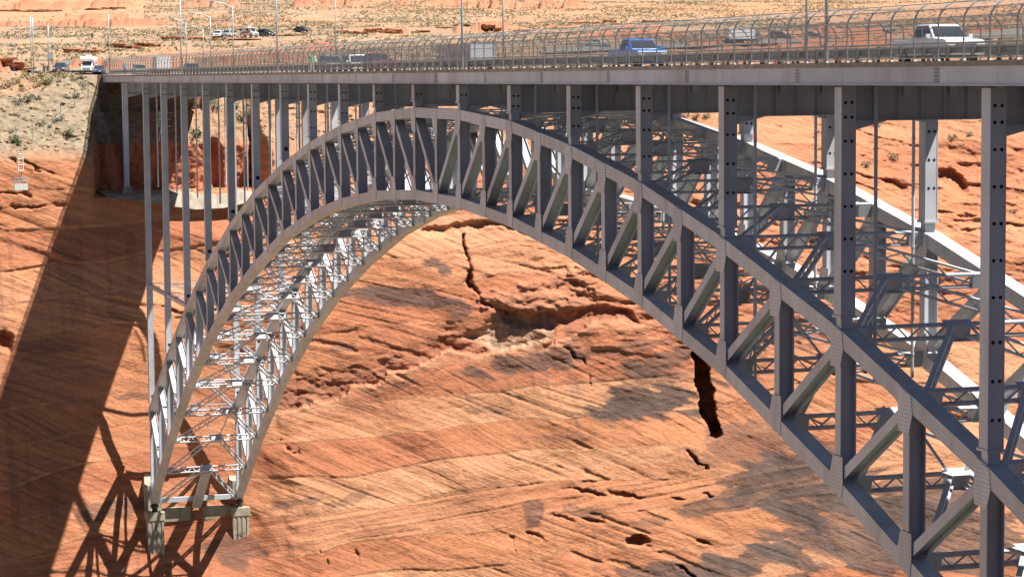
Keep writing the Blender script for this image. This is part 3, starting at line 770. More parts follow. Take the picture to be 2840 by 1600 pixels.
# cap beams with stiffeners
for n in bents:
    x = X(n); zt = zd(x) - 0.10
    dpt = 1.62
    if abs(n) <= 3: dpt = 1.55 if abs(n) == 1 else 1.9
    mb = MB()
    y0, y1 = RIBS[0] - WC / 2 + 0.80, RIBS[1] - WC / 2 - 0.02
    mb.box((x - 0.05, y0, zt - dpt), (x + 0.05, y1, zt))
    mb.box((x - 0.28, y0, zt - dpt - 0.06), (x + 0.28, y1, zt - dpt - 0.001))
    mb.box((x - 0.28, y0, zt + 0.001), (x + 0.28, y1, zt + 0.05))
    # haunches
    for ya, yb in ((y0 + 0.002, y0 + 1.7), (y1 - 0.002, y1 - 1.7)):
        lo, hi = sorted((ya, yb)); hz = 0.42
        z_a, z_b = (zt - dpt - 0.065 - hz, zt - dpt - 0.065) if ya < yb else (zt - dpt - 0.065, zt - dpt - 0.065 - hz)
        mb.hexa([(x - 0.2, lo, z_a - 0.02), (x + 0.2, lo, z_a - 0.02), (x + 0.2, hi, z_b - 0.02), (x - 0.2, hi, z_b - 0.02),
                 (x - 0.2, lo, zt - dpt - 0.062), (x + 0.2, lo, zt - dpt - 0.062), (x + 0.2, hi, zt - dpt - 0.062), (x - 0.2, hi, zt - dpt - 0.062)])
    cb = mb.build('cap_beam', STEEL, BR)
    yy = y0 + 1.15; q = 0
    while yy < y1 - 0.6:
        ms = MB(); ms.box((x + 0.052, yy - 0.015, zt - dpt + 0.002), (x + 0.20, yy + 0.015, zt - 0.002)); ms.build('stiffener', STEEL, cb)
        if q % 2: ms = MB(); ms.box((x + 0.055, yy + 0.25, zt - 0.45), (x + 0.25, yy + 0.62, zt - 0.003)); ms.build('bracket', STEEL, cb)
        yy += 1.25; q += 1

# deck: fascia girders, edge beams, slab, stringers
xs = [X(-25) + 6.0] + [X(n) for n in bents] + [X(25) - 6.0]
XW, XE = xs[0] - 3.5, xs[-1] + 3.5
def slope_box(mb, x0, x1, y0, y1, z0, z1, mi=0):
    mb.hexa([(x0, y0, z0 + zd(x0)), (x1, y0, z0 + zd(x1)), (x1, y1, z0 + zd(x1)), (x0, y1, z0 + zd(x0)),
             (x0, y0, z1 + zd(x0)), (x1, y0, z1 + zd(x1)), (x1, y1, z1 + zd(x1)), (x0, y1, z1 + zd(x0))], mi)
YF = (-0.91, 12.19 + WC + 0.91 - 0.04)
for side, yf in enumerate(YF):
    for i in range(len(xs) - 1):
        sg = 1 if side == 0 else -1
        off = 2.6
        a, b = xs[i] - off * (i > 0), xs[i + 1] - off * (i < len(xs) - 2)
        mb = MB(); ya, yb = sorted((yf, yf + sg * 0.06))
        slope_box(mb, a + 0.012, b - 0.012, ya, yb, 0.06, 0.80)
        ya2, yb2 = sorted((yf - sg * 0.10, yf + sg * 0.26))
        slope_box(mb, a + 0.012, b - 0.012, ya2, yb2, 0.0, 0.055)
        slope_box(mb, a + 0.012, b - 0.012, ya2, yb2, 0.802, 0.835)
        fp = mb.build('fascia_girder', STEEL, BR)
        if side == 0:
            rv = MB()
            for sx in (b - 0.50, b - 0.32, b - 0.14):
                for q in range(7):
                    z = 0.14 + q * 0.095
                    slope_box(rv, sx - 0.055 - (0.02 if q % 2 else 0.0), sx + 0.055, yf - 0.012, yf - 0.001, z, z + (0.034 if q % 2 else 0.05))
            rv.build('splice_rivets', STEEL_D, fp)['kind'] = 'stuff'
            st = MB(); L = b - a
            for q in (0.33, 0.66):
                for w_ in range(8):
                    z = 0.12 + w_ * 0.08
                    slope_box(st, a + L * q - 0.015, a + L * q + 0.015, yf - 0.008, yf - 0.001, z, z + 0.03)
            st.build('rivet_row', STEEL_D, fp)['kind'] = 'stuff'
    # concrete edge, cast in lengths
    for i in range(len(xs) - 1):
        mb = MB(); ya, yb = sorted((yf - (0.13 if side == 0 else -0.13), yf + (1.55 if side == 0 else -1.55)))
        slope_box(mb, xs[i] + 0.01, xs[i + 1] - 0.01, ya, yb, 0.84, 1.07)
        mb.build('sidewalk_slab', CONC_D, BR)
mb = MB(); slope_box(mb, XW, XE, YF[0] + 1.56, YF[1] - 1.56, 0.70, 0.92); mb.build('roadway_slab', ASPH, BR)
ymid = (YF[0] + YF[1]) / 2
for dy in (-0.12, 0.12): mb = MB(); slope_box(mb, XW, XE, ymid + dy - 0.05, ymid + dy + 0.05, 0.921, 0.926); mb.build('centre_line', PAINT_Y, BR)
for y in (YF[0] + 1.9, YF[1] - 1.9):
    mb = MB(); slope_box(mb, XW, XE, y - 0.05, y + 0.05, 0.921, 0.926); mb.build('edge_line', PAINT_W, BR)
for y in (1.4, 4.0, 6.6, 9.2, 11.8):
    for i in range(len(xs) - 1):
        mb = MB(); slope_box(mb, xs[i] + 0.02, xs[i + 1] - 0.02, y - 0.02, y + 0.02, 0.0, 0.69); slope_box(mb, xs[i] + 0.02, xs[i + 1] - 0.02, y - 0.16, y + 0.16, -0.04, -0.001)
        mb.build('stringer', STEEL, BR)

# lateral bracing between the ribs
def lattice(a, b, dep, wbar, nb, side, mb, upv):
    # two bars a-b set 'dep' apart along upv with a zigzag between
    a, b, upv = np.array(a, float), np.array(b, float), np.array(upv, float)
    for s in (-0.5, 0.5): mb.beam(a + upv * dep * s, b + upv * dep * s, wbar, 0.11, side)
    for i in range(nb):
        p, q = a + (b - a) * i / nb, a + (b - a) * (i + 1) / nb
        s = -0.5 if i % 2 else 0.5
        mb.beam(p + upv * dep * s * 0.92, q - upv * dep * s * 0.92, 0.07, 0.075, side)
yi0, yi1 = RIBS[0] + WC / 2 + 0.01, RIBS[1] - WC / 2 - 0.01
for fn, nm in ((zu, 'upper'), (zl, 'lower')):
    for n in range(-NM, NM + 1):
        if nm == 'upper' and abs(n) < 2: continue
        x, z = X(n), fn(n)
        if nm == 'lower' and abs(n) == 21:
            mb = MB(); mb.box((x - 0.3, yi0, z - 0.33), (x + 0.3, yi1, z + 0.33)); mb.build('end_strut', STEEL, BR); continue
        dxn = X(n + 1) - X(n - 1); u = np.array([dxn, 0, fn(n + 1) - fn(n - 1)]); u /= np.linalg.norm(u); nv = np.array([-u[2], 0, u[0]])
        e1, e2, c1, c2 = yi0 + 0.85, yi1 - 0.85, YM - 0.62, YM + 0.62; c0 = np.array([x, 0, z])
        def ob(mb, ya, yb, hu, n0, n1):
            P = lambda a, y, h: c0 + u * a + np.array([0, y, 0]) + nv * h
            mb.hexa([P(-hu, ya, n0), P(hu, ya, n0), P(hu, yb, n0), P(-hu, yb, n0), P(-hu, ya, n1), P(hu, ya, n1), P(hu, yb, n1), P(-hu, yb, n1)])
        mb = MB(); Yv = np.array([0, 1.0, 0])
        for a, q in ((e1, c1), (c2, e2)):
            lattice(c0 + Yv * a, c0 + Yv * q, 0.70, 0.34, 6, u, mb, nv)
        for ya, yb in ((yi0, e1), (e2, yi1)): ob(mb, ya, yb, 0.20, -0.405, 0.405)
        st = mb.build('lateral_strut', STEEL, BR)
        cbx = MB(); ob(cbx, c1 + 0.002, c2 - 0.002, 0.23, -0.40, 0.40); ob(cbx, c1 - 0.15, c2 + 0.15, 0.45, 0.411, 0.431); ob(cbx, c1 - 0.15, c2 + 0.15, 0.45, -0.431, -0.411)
        cbx.build('brace_box', STEEL, st)
    for n in range(-NM + 1, NM):
        m = n + (1 if n >= 0 else -1)
        if n == 0 and nm == 'upper': continue
        if nm == 'upper' and abs(n) < 2: continue
        for yr, s in ((yi0 + 0.25, -1), (yi1 - 0.25, 1)):
            a = np.array([X(n) + 0.3 * np.sign(m - n), YM + s * 0.45, fn(n)]); b = np.array([X(m) - 0.3 * np.sign(m - n), yr, fn(m)])
            u = (b - a) / np.linalg.norm(b - a); sd = np.cross(u, (0, 0, 1.0)); sd /= np.linalg.norm(sd); up = np.cross(sd, u)
            mb = MB(); lattice(a, b, 0.58, 0.26, 9, sd, mb, up); mb.build('lateral_diagonal', STEEL, BR)
# sway bracing in every second panel
for n in range(-20, 21):
    if abs(n) < 2 or n % 2 == 0: continue
    for yr, s in ((yi0 + 0.2, -1), (yi1 - 0.2, 1)):
        mb = MB(); mb.beam((X(n), YM + s * 0.5, zl(n) + 0.42), (X(n), yr, zu(n) - 0.45), 0.16, 0.12, (1, 0, 0)); mb.build('sway_brace', STEEL, BR)
# wind key plate at each springing
for sg in (-1, 1):
    a = np.array([X(20 * sg), YM, zl(20) - 0.42]); b = np.array([X(21 * sg) + sg * 0.75, YM, zl(21) - 1.3])
    mb = MB(); mb.beam(a, b, 1.25, 0.45); mb.build('wind_key', STEEL, BR)
    for yc in RIBS:
        mb = MB(); x = X(21 * sg); mb.box((x - 0.38, yc - 0.34, zl(21) - 1.55), (x + 0.38, yc + 0.34, zl(21) - HC / 2 - 0.1)); mb.tube([(x, yc - 0.55, zl(21) - 0.75), (x, yc + 0.55, zl(21) - 0.75)], 0.24, 12)
        mb.build('hinge_shoe', STEEL_D, BR)
# longitudinal struts between the tall columns
for sg in (-1, 1):
    for yc in RIBS:
        for n0, n1 in ((21, 19), (19, 17)):
            xa, xb = X(sg * n0), X(sg * n1); s = 1 if xb > xa else -1
            mb = MB(); mb.beam((xa + s * 0.42, yc - 0.08, -28.6), (xb - s * 0.42, yc - 0.08, -28.6), 0.42, 0.48); mb.build('column_strut', STEEL, BR)
# bent cross struts (far down the tallest bents)
for n in (-21, -19, 19, 21):
    mb = MB(); lattice((X(n), 0.85, -28.6), (X(n), 12.15, -28.6), 0.6, 0.2, 14, (1, 0, 0), mb, (0, 0, 1)); mb.build('bent_strut', STEEL, BR)
# drain pipes hung under the deck
for n in bents[1:-1]:
    if abs(n) < 3: continue
    for y in (1.85, 11.45):
        x = X(n) + 0.42; zt = zd(x) - 0.15; z0 = min(zl(n) - 1.0, zt - 7)
        z0 = max(z0, zt - 14.5) if abs(n) > 9 else z0
        mb = MB(); mb.tube([(x, y, zt), (x, y, z0)], 0.10, 8); k = zt - 3
        while k > z0 + 1: mb.tube([(x, y, k - 0.06), (x, y, k + 0.06)], 0.125, 8); k -= 3.05
        mb.build('drain_pipe', STEEL, BR)
# inspection basket by the second column
mb = MB(); bx, by, bz = X(-21) + 2.4, 2.0, -4.2
for dz in (0.0, 0.95, 1.9):
    mb.tube([(bx - 1.6, by, bz - 2 + dz), (bx + 0.9, by, bz - 2 + dz)], 0.045, 6); mb.tube([(bx + 0.9, by, bz - 2 + dz), (bx + 0.9, by + 1.4, bz - 2 + dz)], 0.045, 6)
for dx in (-1.6, -0.3, 0.9): mb.tube([(bx + dx, by, bz - 2), (bx + dx, by, bz - 0.1)], 0.045, 6)
mb.tube([(bx + 0.9, by, bz - 2), (bx - 1.6, by, bz - 4.2)], 0.05, 6); mb.box((bx - 1.6, by, bz - 2.08), (bx + 0.9, by + 1.4, bz - 2.0))
mb.build('inspection_platform', GALV_L, BR)

# ------------------------------------------------------------------ concrete at the cliff
ab = empty('arch_abutment', (X(-21), YM, -62), label='pale concrete skewback block carrying the left feet of the arch', cat='abutment', group='arch skewbacks')
def rel(o, p): o.parent = p; o.matrix_parent_inverse = p.matrix_basis.inverted(); return o
bpy.context.view_layer.update()
xa = X(-21)
def ribbed(x0, x1, y0, y1, z0, z1):
    mb = MB(); mb.box((x0, y0, z0), (x1, y1, z1))
    w = (y1 - y0) / 7
    for i in range(0, 7, 2): mb.box((x1 + 0.001, y0 + i * w, z0 + 0.02), (x1 + 0.10, y0 + (i + 1) * w, z1 - 0.25))
    return mb
for yc in RIBS:
    rel(ribbed(xa - 4.5, xa + 0.9, yc - 1.15, yc + 1.15, -67.5 if yc > 5 else -69.0, -61.9).build('pier_shaft', CONC, ab), ab)
    mb = MB(); mb.box((xa - 5.0, yc - 1.3, -61.89), (xa + 1.05, yc + 1.3, -60.75)); mb.box((xa - 6.5, yc - 1.2, -60.74), (xa - 1.2, yc + 1.2, -57.2))
    mb.hexa([(xa - 6.5, yc - 1.2, -57.19), (xa - 1.2, yc - 1.2, -57.19), (xa - 1.2, yc + 1.2, -57.19), (xa - 6.5, yc + 1.2, -57.19),
             (xa - 6.5, yc - 1.2, -54.6), (xa - 4.9, yc - 0.8, -54.6), (xa - 4.9, yc + 0.8, -54.6), (xa - 6.5, yc + 1.2, -54.6)])
    rel(mb.build('pedestal', CONC, ab), ab)
mb = MB(); mb.box((xa - 4.0, RIBS[0] + 1.31, -62.4), (xa - 0.5, YM - 0.85, -60.5)); mb.box((xa - 4.0, YM + 0.85, -62.4), (xa - 0.5, RIBS[1] - 1.31, -60.5)); mb.box((xa - 4.0, YM - 0.849, -62.4), (xa - 2.2, YM + 0.849, -60.7))
rel(mb.build('cross_wall', CONC, ab), ab)
# right-hand skewback
ab2 = copy_tree(ab); ab2['label'] = 'pale concrete skewback block carrying the right feet of the arch'; ab2.rotation_euler = (0, 0, math.pi); ab2.location = (X(21), YM, -62)

pd = MB()
for yc in RIBS:
    pd = MB(); x = X(-23); pd.hexa([(x - 0.95, yc - 1.0, -17.5), (x + 0.95, yc - 1.0, -17.5), (x + 0.95, yc + 0.85, -17.5), (x - 0.95, yc + 0.85, -17.5),
                                    (x - 0.6, yc - 0.62, -15.6), (x + 0.6, yc - 0.62, -15.6), (x + 0.6, yc + 0.45, -15.6), (x - 0.6, yc + 0.45, -15.6)])
    o = pd.build('column_pedestal', CONC)
    tag(o, ('concrete pedestal under the near column on the shaded ledge' if yc < 5 else 'concrete pedestal under the far column at the right end of the ledge'), 'pedestal', 'column pedestals')
mb = MB(); xs_ = [(-3.4, -17.3), (1.0, -17.9), (5.5, -18.7), (9.5, -19.3), (13.5, -19.2), (17.5, -18.4), (20.0, -17.0)]
for (y0, z0), (y1, z1) in zip(xs_, xs_[1:]):
    mb.hexa([(-184.5, y0, z0), (-173.2, y0, z0 + 0.5), (-173.2, y1, z1 + 0.5), (-184.5, y1, z1), (-184.5, y0, -16.3), (-174.6, y0, -16.55 - 0.25 * math.sin(y0)), (-174.6, y1, -16.55 - 0.25 * math.sin(y1)), (-184.5, y1, -16.3)])
tag(mb.build('ledge_slab', mat('weathered_concrete', (0.33, 0.285, 0.22), 0.9, 0, 0.22, 0.9, 0.5, stain=(0.16, 0.11, 0.075), stain_amt=0.7)), 'rough pale concrete slab poured on the rock ledge behind the tall columns', 'concrete slab')
# end abutment under the deck
ea = empty('deck_abutment', (XW, YM, 0), label='shaded concrete abutment where the deck meets the left bank', cat='abutment'); bpy.context.view_layer.update()
mb = MB(); mb.box((XW - 2.0, -1.2, -6.5), (xs[0] + 0.5, 14.4, -0.2)); rel(mb.build('seat_wall', CONC, ea), ea)
mb = MB(); mb.hexa([(XW - 9, -1.7, -3.2), (xs[0] + 0.5, -1.7, -3.6), (xs[0] + 0.5, -1.21, -3.6), (XW - 9, -1.21, -3.2), (XW - 9, -1.7, 1.0), (xs[0] - 0.1, -1.7, 1.0), (xs[0] - 0.1, -1.21, 1.0), (XW - 9, -1.21, 1.0)])
rel(mb.build('wing_wall', CONC, ea), ea)

# ------------------------------------------------------------------ road on the left bank
def ribbon(name, pts, w, m, lift=0.12, **k):
    mb = MB(); L = []
    for i, p in enumerate(pts):
        a, b = np.array(pts[max(i - 1, 0)]), np.array(pts[min(i + 1, len(pts) - 1)]); u = (b - a)[:2]; u /= np.linalg.norm(u)
        n = np.array([-u[1], u[0]]); L.append(((p[0] - n[0] * w / 2, p[1] - n[1] * w / 2, p[2] + lift), (p[0] + n[0] * w / 2, p[1] + n[1] * w / 2, p[2] + lift)))
    for (a, b), (c, d) in zip(L, L[1:]): mb.quad([a, b, d, c])
    return tag(mb.build(name, m), **k)
z_road = 0.92
pts = [(XW + 1, ymid, z_road + zd(XW) - 0.12)] + [(XW - d, ymid - 0.00 * d - 0.0022 * d * d, max(1.15, drop(XW - d, ymid - 0.0022 * d * d)) + 0.1) for d in (6, 14, 24, 36, 48, 60)]
for i in range(1, len(pts)): pts[i] = (pts[i][0], pts[i][1], max(pts[i][2], pts[i - 1][2] - 0.1))
ribbon('road', pts, 11.0, ASPH, 0.05, label='asphalt approach road at the left end of the bridge', cat='road', kind='structure')
ROADB = []
for px, py in ((1500, 147), (1640, 140), (1800, 133), (2000, 126), (2200, 118), (2400, 112), (2600, 108), (2840, 104)):
    g = on_ground(px, py)
    if g: ROADB.append(tuple(g))
for _ in range(3): ROADB = [ROADB[0]] + [tuple(0.25 * np.array(a) + 0.5 * np.array(b) + 0.25 * np.array(c)) for a, b, c in zip(ROADB, ROADB[1:], ROADB[2:])] + [ROADB[-1]]
mb = MB(); L = []
for p in ROADB:
    q = np.array(p); v = q - CAM; v[2] = 0; v /= np.linalg.norm(v); n_ = q - v * 9; f_ = q + v * 12
    L.append(((n_[0], n_[1], max(drop(n_[0], n_[1]), q[2] - 0.5) + 0.25), (q[0], q[1], q[2] + 0.35), (f_[0], f_[1], max(drop(f_[0], f_[1]), q[2]) + 0.35)))
for a, b in zip(L, L[1:]):
    mb.quad([a[0], b[0], b[1], a[1]]); mb.quad([a[1], b[1], b[2], a[2]])
tag(mb.build('far_road', ASPH), 'grey road climbing the far bank behind the bridge', 'road', kind='structure')

# ------------------------------------------------------------------ walkway fences and guard rails
ZS = 1.07
FX = [x for x in np.arange(-197.0, 197.0, 2.43)]
def fence(side):
    y0 = YF[0] + 0.17 if side > 0 else YF[1] - 0.17
    o = empty('walkway_fence', (0, y0, ZS), label=('curved chain link safety fence along the near walkway of the bridge' if side > 0 else 'curved chain link safety fence along the far walkway of the bridge'),
              cat='fence', group='walkway fences on the bridge')
    arc = [(0, 0), (0, 1.0), (0, 1.85)] + [(0.95 * (1 - math.cos(a)) * 0.62 + 0.24 * a, 1.85 + 0.78 * math.sin(a)) for a in (0.3, 0.6, 0.9, 1.2)]
    arc = [(a * side, b) for a, b in arc]
    mb = MB(); mb.tube([(0, a, b) for a, b in arc], 0.042, 6)
    mb.hexa([(-0.13, -0.1, -0.02), (0.13, -0.1, -0.02), (0.13, 0.1, -0.02), (-0.13, 0.1, -0.02), (-0.06, -0.06, 0.09), (0.06, -0.06, 0.09), (0.06, 0.06, 0.09), (-0.06, 0.06, 0.09)], 1)
    me = mb.mesh('post', [GALV, CONC_P])
    for x in FX:
        p = link('post', me, o); p.location = (x, 0, zd(x))
    rails = [(0.012 * side, 0.14), (0.03 * side, 0.62), (0.03 * side, 0.80), (0, 1.45), (0, 1.85), arc[4], arc[-1]]
    for a, b in rails:
        mb = MB(); mb.tube([(FX[0], a - 0.05 * side, b + zd(FX[0])), (0, a - 0.05 * side, b), (FX[-1], a - 0.05 * side, b + zd(FX[-1]))], 0.021, 5); mb.build('rail', GALV, o)
    mb = MB(); pr = [(-0.046 * side, 0.10)] + [(a - 0.046 * side, b) for a, b in arc[1:]]
    vv = [0]
    for (a, b), (c, d) in zip(pr, pr[1:]): vv.append(vv[-1] + math.hypot(c - a, d - b))
    xa_, xb_ = FX[0], FX[-1]
    for i in range(len(pr) - 1):
        for x0, x1 in ((xa_, 0), (0, xb_)):
            mb.quad([(x0, pr[i][0], pr[i][1] + zd(x0)), (x1, pr[i][0], pr[i][1] + zd(x1)), (x1, pr[i + 1][0], pr[i + 1][1] + zd(x1)), (x0, pr[i + 1][0], pr[i + 1][1] + zd(x0))],
                    [(x0 - xa_, vv[i]), (x1 - xa_, vv[i]), (x1 - xa_, vv[i + 1]), (x0 - xa_, vv[i + 1])])
    mb.build('chain_link', LINK, o)
fence(1); fence(-1)
def guard(side):
    y0 = YF[0] + 1.38 if side > 0 else YF[1] - 1.38
    o = empty('guard_rail', (0, y0, ZS), label=('steel guard rail between the near walkway and the traffic' if side > 0 else 'steel guard rail between the far walkway and the traffic'), cat='guard rail', group='guard rails on the bridge')
    mb = MB(); mb.box((-0.08, -0.06, -0.02), (0.08, 0.06, 0.72)); mb.box((-0.10, 0.062, 0.34) if side > 0 else (-0.10, -0.16, 0.34), (0.10, 0.16, 0.70) if side > 0 else (0.10, -0.062, 0.70))
    me = mb.mesh('post', mat('weathered_post', (0.09, 0.08, 0.07), 0.8))
    for x in FX:
        p = link('post', me, o); p.location = (x + 0.9, 0, zd(x))
    mb = MB(); prof = [(0.162, 0.36), (0.225, 0.41), (0.225, 0.46), (0.17, 0.53), (0.225, 0.60), (0.225, 0.65), (0.162, 0.70)]
    for (a, b), (c, d) in zip(prof, prof[1:]):
        mb.quad([(FX[0], a * side, b + zd(FX[0])), (FX[-1], a * side, b + zd(FX[-1])), (FX[-1], c * side, d + zd(FX[-1])), (FX[0], c * side, d + zd(FX[0]))])
    bm_ = mb.build('beam', GALV, o)
    sm = bm_.modifiers.new('thickness', 'SOLIDIFY'); sm.thickness = 0.01
    mb = MB(); mb.tube([(FX[0], 0, 0.80 + zd(FX[0])), (FX[-1], 0, 0.80 + zd(FX[-1]))], 0.05, 6); mb.build('top_rail', GALV, o)
guard(1); guard(-1)

# ------------------------------------------------------------------ lamp posts
def lamp(x, y, z, h, arm, label, group='lamp posts', r=0.10):
    o = empty('lamp_post', (x, y, z), label=label, cat='lamp post', group=group)
    mb = MB(); mb.tube([(0, 0, 0), (0, 0, h * 0.5), (0, 0, h)], [r, r * 0.8, r * 0.55], 10); mb.build('pole', GALV_L, o, True)
    mb = MB(); mb.box((-0.2, -0.2, -0.02), (0.2, 0.2, 0.08)); mb.tube([(0, 0, 0.08), (0, 0, 1.0)], r * 1.25, 10); mb.build('base', GALV, o)
    if arm:
        mb = MB(); mb.tube([(0, 0, h - 0.25), (0, arm * 0.35, h + 0.25), (0, arm * 0.7, h + 0.5), (0, arm, h + 0.6)], 0.045, 6); mb.build('arm', GALV_L, o)
        mb = MB(); s = 1 if arm > 0 else -1; y0_, y1_ = sorted((arm, arm + s * 0.75)); mb.box((-0.14, y0_, h + 0.5), (0.14, y1_, h + 0.66)); hd = mb.build('lamp_head', GALV, o)
        mb = MB(); mb.box((-0.11, y0_ + 0.1, h + 0.47), (0.11, y1_ - 0.05, h + 0.499)); mb.build('lens', LAMP_L, hd)
    return o
wh = {-190.7: 'at the left end of the near walkway', -122.5: 'on the near walkway, second from the left end', -61.0: 'on the near walkway left of the arch crown', 9.6: 'on the near walkway above the arch crown', 76.7: 'on the near walkway beside the white pickup'}
for x, w in wh.items(): lamp(x, YF[0] + 0.55, ZS + zd(x), 9.3, 2.4 if x > -150 else 0.5, 'tall grey lamp post ' + w, 'lamp posts along the near walkway')
lamp(143.0, YF[0] + 0.55, ZS, 9.3, 2.4, 'tall grey lamp post on the near walkway at the right end', 'lamp posts along the near walkway')
wf = {-162.1: 'near the left end of the far walkway', -95.4: 'on the far walkway, second from the left', -26.3: 'on the far walkway near the arch crown', 42.25: 'on the far walkway left of the white pickup'}
for x, w in wf.items(): lamp(x, YF[1] - 0.55, ZS + zd(x), 9.6, -2.6, 'tall grey lamp post ' + w, 'lamp posts along the far walkway')
for px, pt, pb, Xd, arm, lb in ((88, 47, 205, -222, 0, 'slim pale pole, left one of the pair on the left bank'), (94, 50, 205, -223, 0, 'slim pale pole, right one of the pair on the left bank'), (136, 66, 200, -230, 0, 'slim pole carrying a diamond sign on the left bank'),
                            (517, 53, 150, -262, -2.2, 'pale lamp post beyond the bridge, left of two close ones'), (564, 72, 150, -275, -2.2, 'short pale lamp post beyond the bridge, middle of three'), (585, 37, 148, -258, -2.8, 'pale lamp post beyond the bridge with a long arm, right of three')):
    p = at_x(px, pb, Xd); q = at_x(px, pt, Xd); z = drop(p[0], p[1])
    lamp(p[0], p[1], z, q[2] - z - (0.6 if arm else 0), arm, lb, 'poles on the left bank', 0.11)

# ------------------------------------------------------------------ signs
def sign(px, py, Xd, w, h, diamond, m, label):
    p = at_x(px, py, Xd); z = drop(p[0], p[1]); o = empty('road_sign', (p[0], p[1], z), label=label, cat='road sign', group='road signs on the left bank')
    hz = p[2] - z
    if not diamond: mb = MB(); mb.tube([(0, 0, 0), (0, 0, hz + h / 2)], 0.05, 6); mb.build('sign_post', GALV, o)
    mb = MB(); a = [(-w / 2, -h / 2), (w / 2, -h / 2), (w / 2, h / 2), (-w / 2, h / 2)]
    if diamond: a = [(0, -w * .7), (w * .7, 0), (0, w * .7), (-w * .7, 0)]
    mb.hexa([(0.15, y, hz + zz) for y, zz in a] + [(0.19, y, hz + zz) for y, zz in a]); mb.build('sign_plate', m, o)
sign(137, 156, -230, 0.95, 0.95, True, mat('sign_back', (0.32, 0.34, 0.38), 0.4, 0.3), 'grey back of a diamond shaped road sign')
sign(189, 174, -226, 0.85, 0.7, False, mat('sign_green', (0.30, 0.40, 0.40), 0.5), 'small pale grey-green road sign left of the motorhome')

# ------------------------------------------------------------------ vehicles
def paint(name, c, rough=0.25):
    m = mat(name, c, rough, 0.0, 0.02, 1.0); m.node_tree.nodes['Principled BSDF'].inputs['Coat Weight'].default_value = 0.6
    return m
def prism(name, prof, hw, m, parent, bev=0.06, seg=3, hw_top=None, ztop=None, zbot=None):
    # side outline (x, z) drawn across the width, narrower towards the top if asked
    bm = bmesh.new()
    def half(z):
        if hw_top is None: return hw
        t = min(1, max(0, (z - zbot) / (ztop - zbot))); return hw + (hw_top - hw) * t
    L = [bm.verts.new((x, -half(z), z)) for x, z in prof]; Rr = [bm.verts.new((x, half(z), z)) for x, z in prof]
    bm.faces.new(L); bm.faces.new(Rr[::-1]); n = len(prof)
    for i in range(n): bm.faces.new((L[i], Rr[i], Rr[(i + 1) % n], L[(i + 1) % n]))
    bmesh.ops.recalc_face_normals(bm, faces=bm.faces)
    me = bpy.data.meshes.new(name); bm.to_mesh(me); bm.free(); me.materials.append(m)
    o = link(name, me, parent)
    if bev: bevel(o, bev, seg)
    me.polygons.foreach_set('use_smooth', [True] * len(me.polygons))
    w = o.modifiers.new('wn', 'WEIGHTED_NORMAL')
    return o
def arch(cx, r, z0, n=9): return [(cx + r * math.cos(a), max(z0, 0.36 + r * math.sin(a))) for a in np.linspace(math.pi, 0, n)]
def plate(name, pts, m, parent, th=0.012, out=(0, 0, 0)):
    pts = [np.array(p, float) for p in pts]; nrm = np.cross(pts[1] - pts[0], pts[2] - pts[0]); nrm /= np.linalg.norm(nrm)
    mb = MB(); mb.hexa([p + nrm * 0.003 for p in pts] + [p + nrm * (0.003 + th) for p in pts]) if len(pts) == 4 else None
    return mb.build(name, m, parent)
_wheel = {}
def wheels(o, xf, xr, hw, r):
    key = round(r, 2)
    if key not in _wheel:
        mb = MB(); mb.tube([(0, -0.12, 0), (0, -0.10, 0), (0, 0.10, 0), (0, 0.12, 0)], [r * 0.9, r, r, r * 0.9], 20)
        mr_ = MB(); mr_.tube([(0, -0.128, 0), (0, 0.128, 0)], r * 0.62, 14)
        for k in range(5):
            a = 2 * math.pi * k / 5
            for s in (-1, 1): mr_.beam((0, s * 0.131, 0), (r * 0.55 * math.cos(a), s * 0.131, r * 0.55 * math.sin(a)), 0.008, 0.07, (0, 1, 0), 1)
        _wheel[key] = (mb.mesh('wheel', TYRE), mr_.mesh('rim', [CHROME, BLACKP]))
    for x in (xf, xr):
        for s in (-1, 1):
            w = link('wheel', _wheel[key][0], o); w.location = (x, s * (hw - 0.13), r); q = link('rim', _wheel[key][1], w)
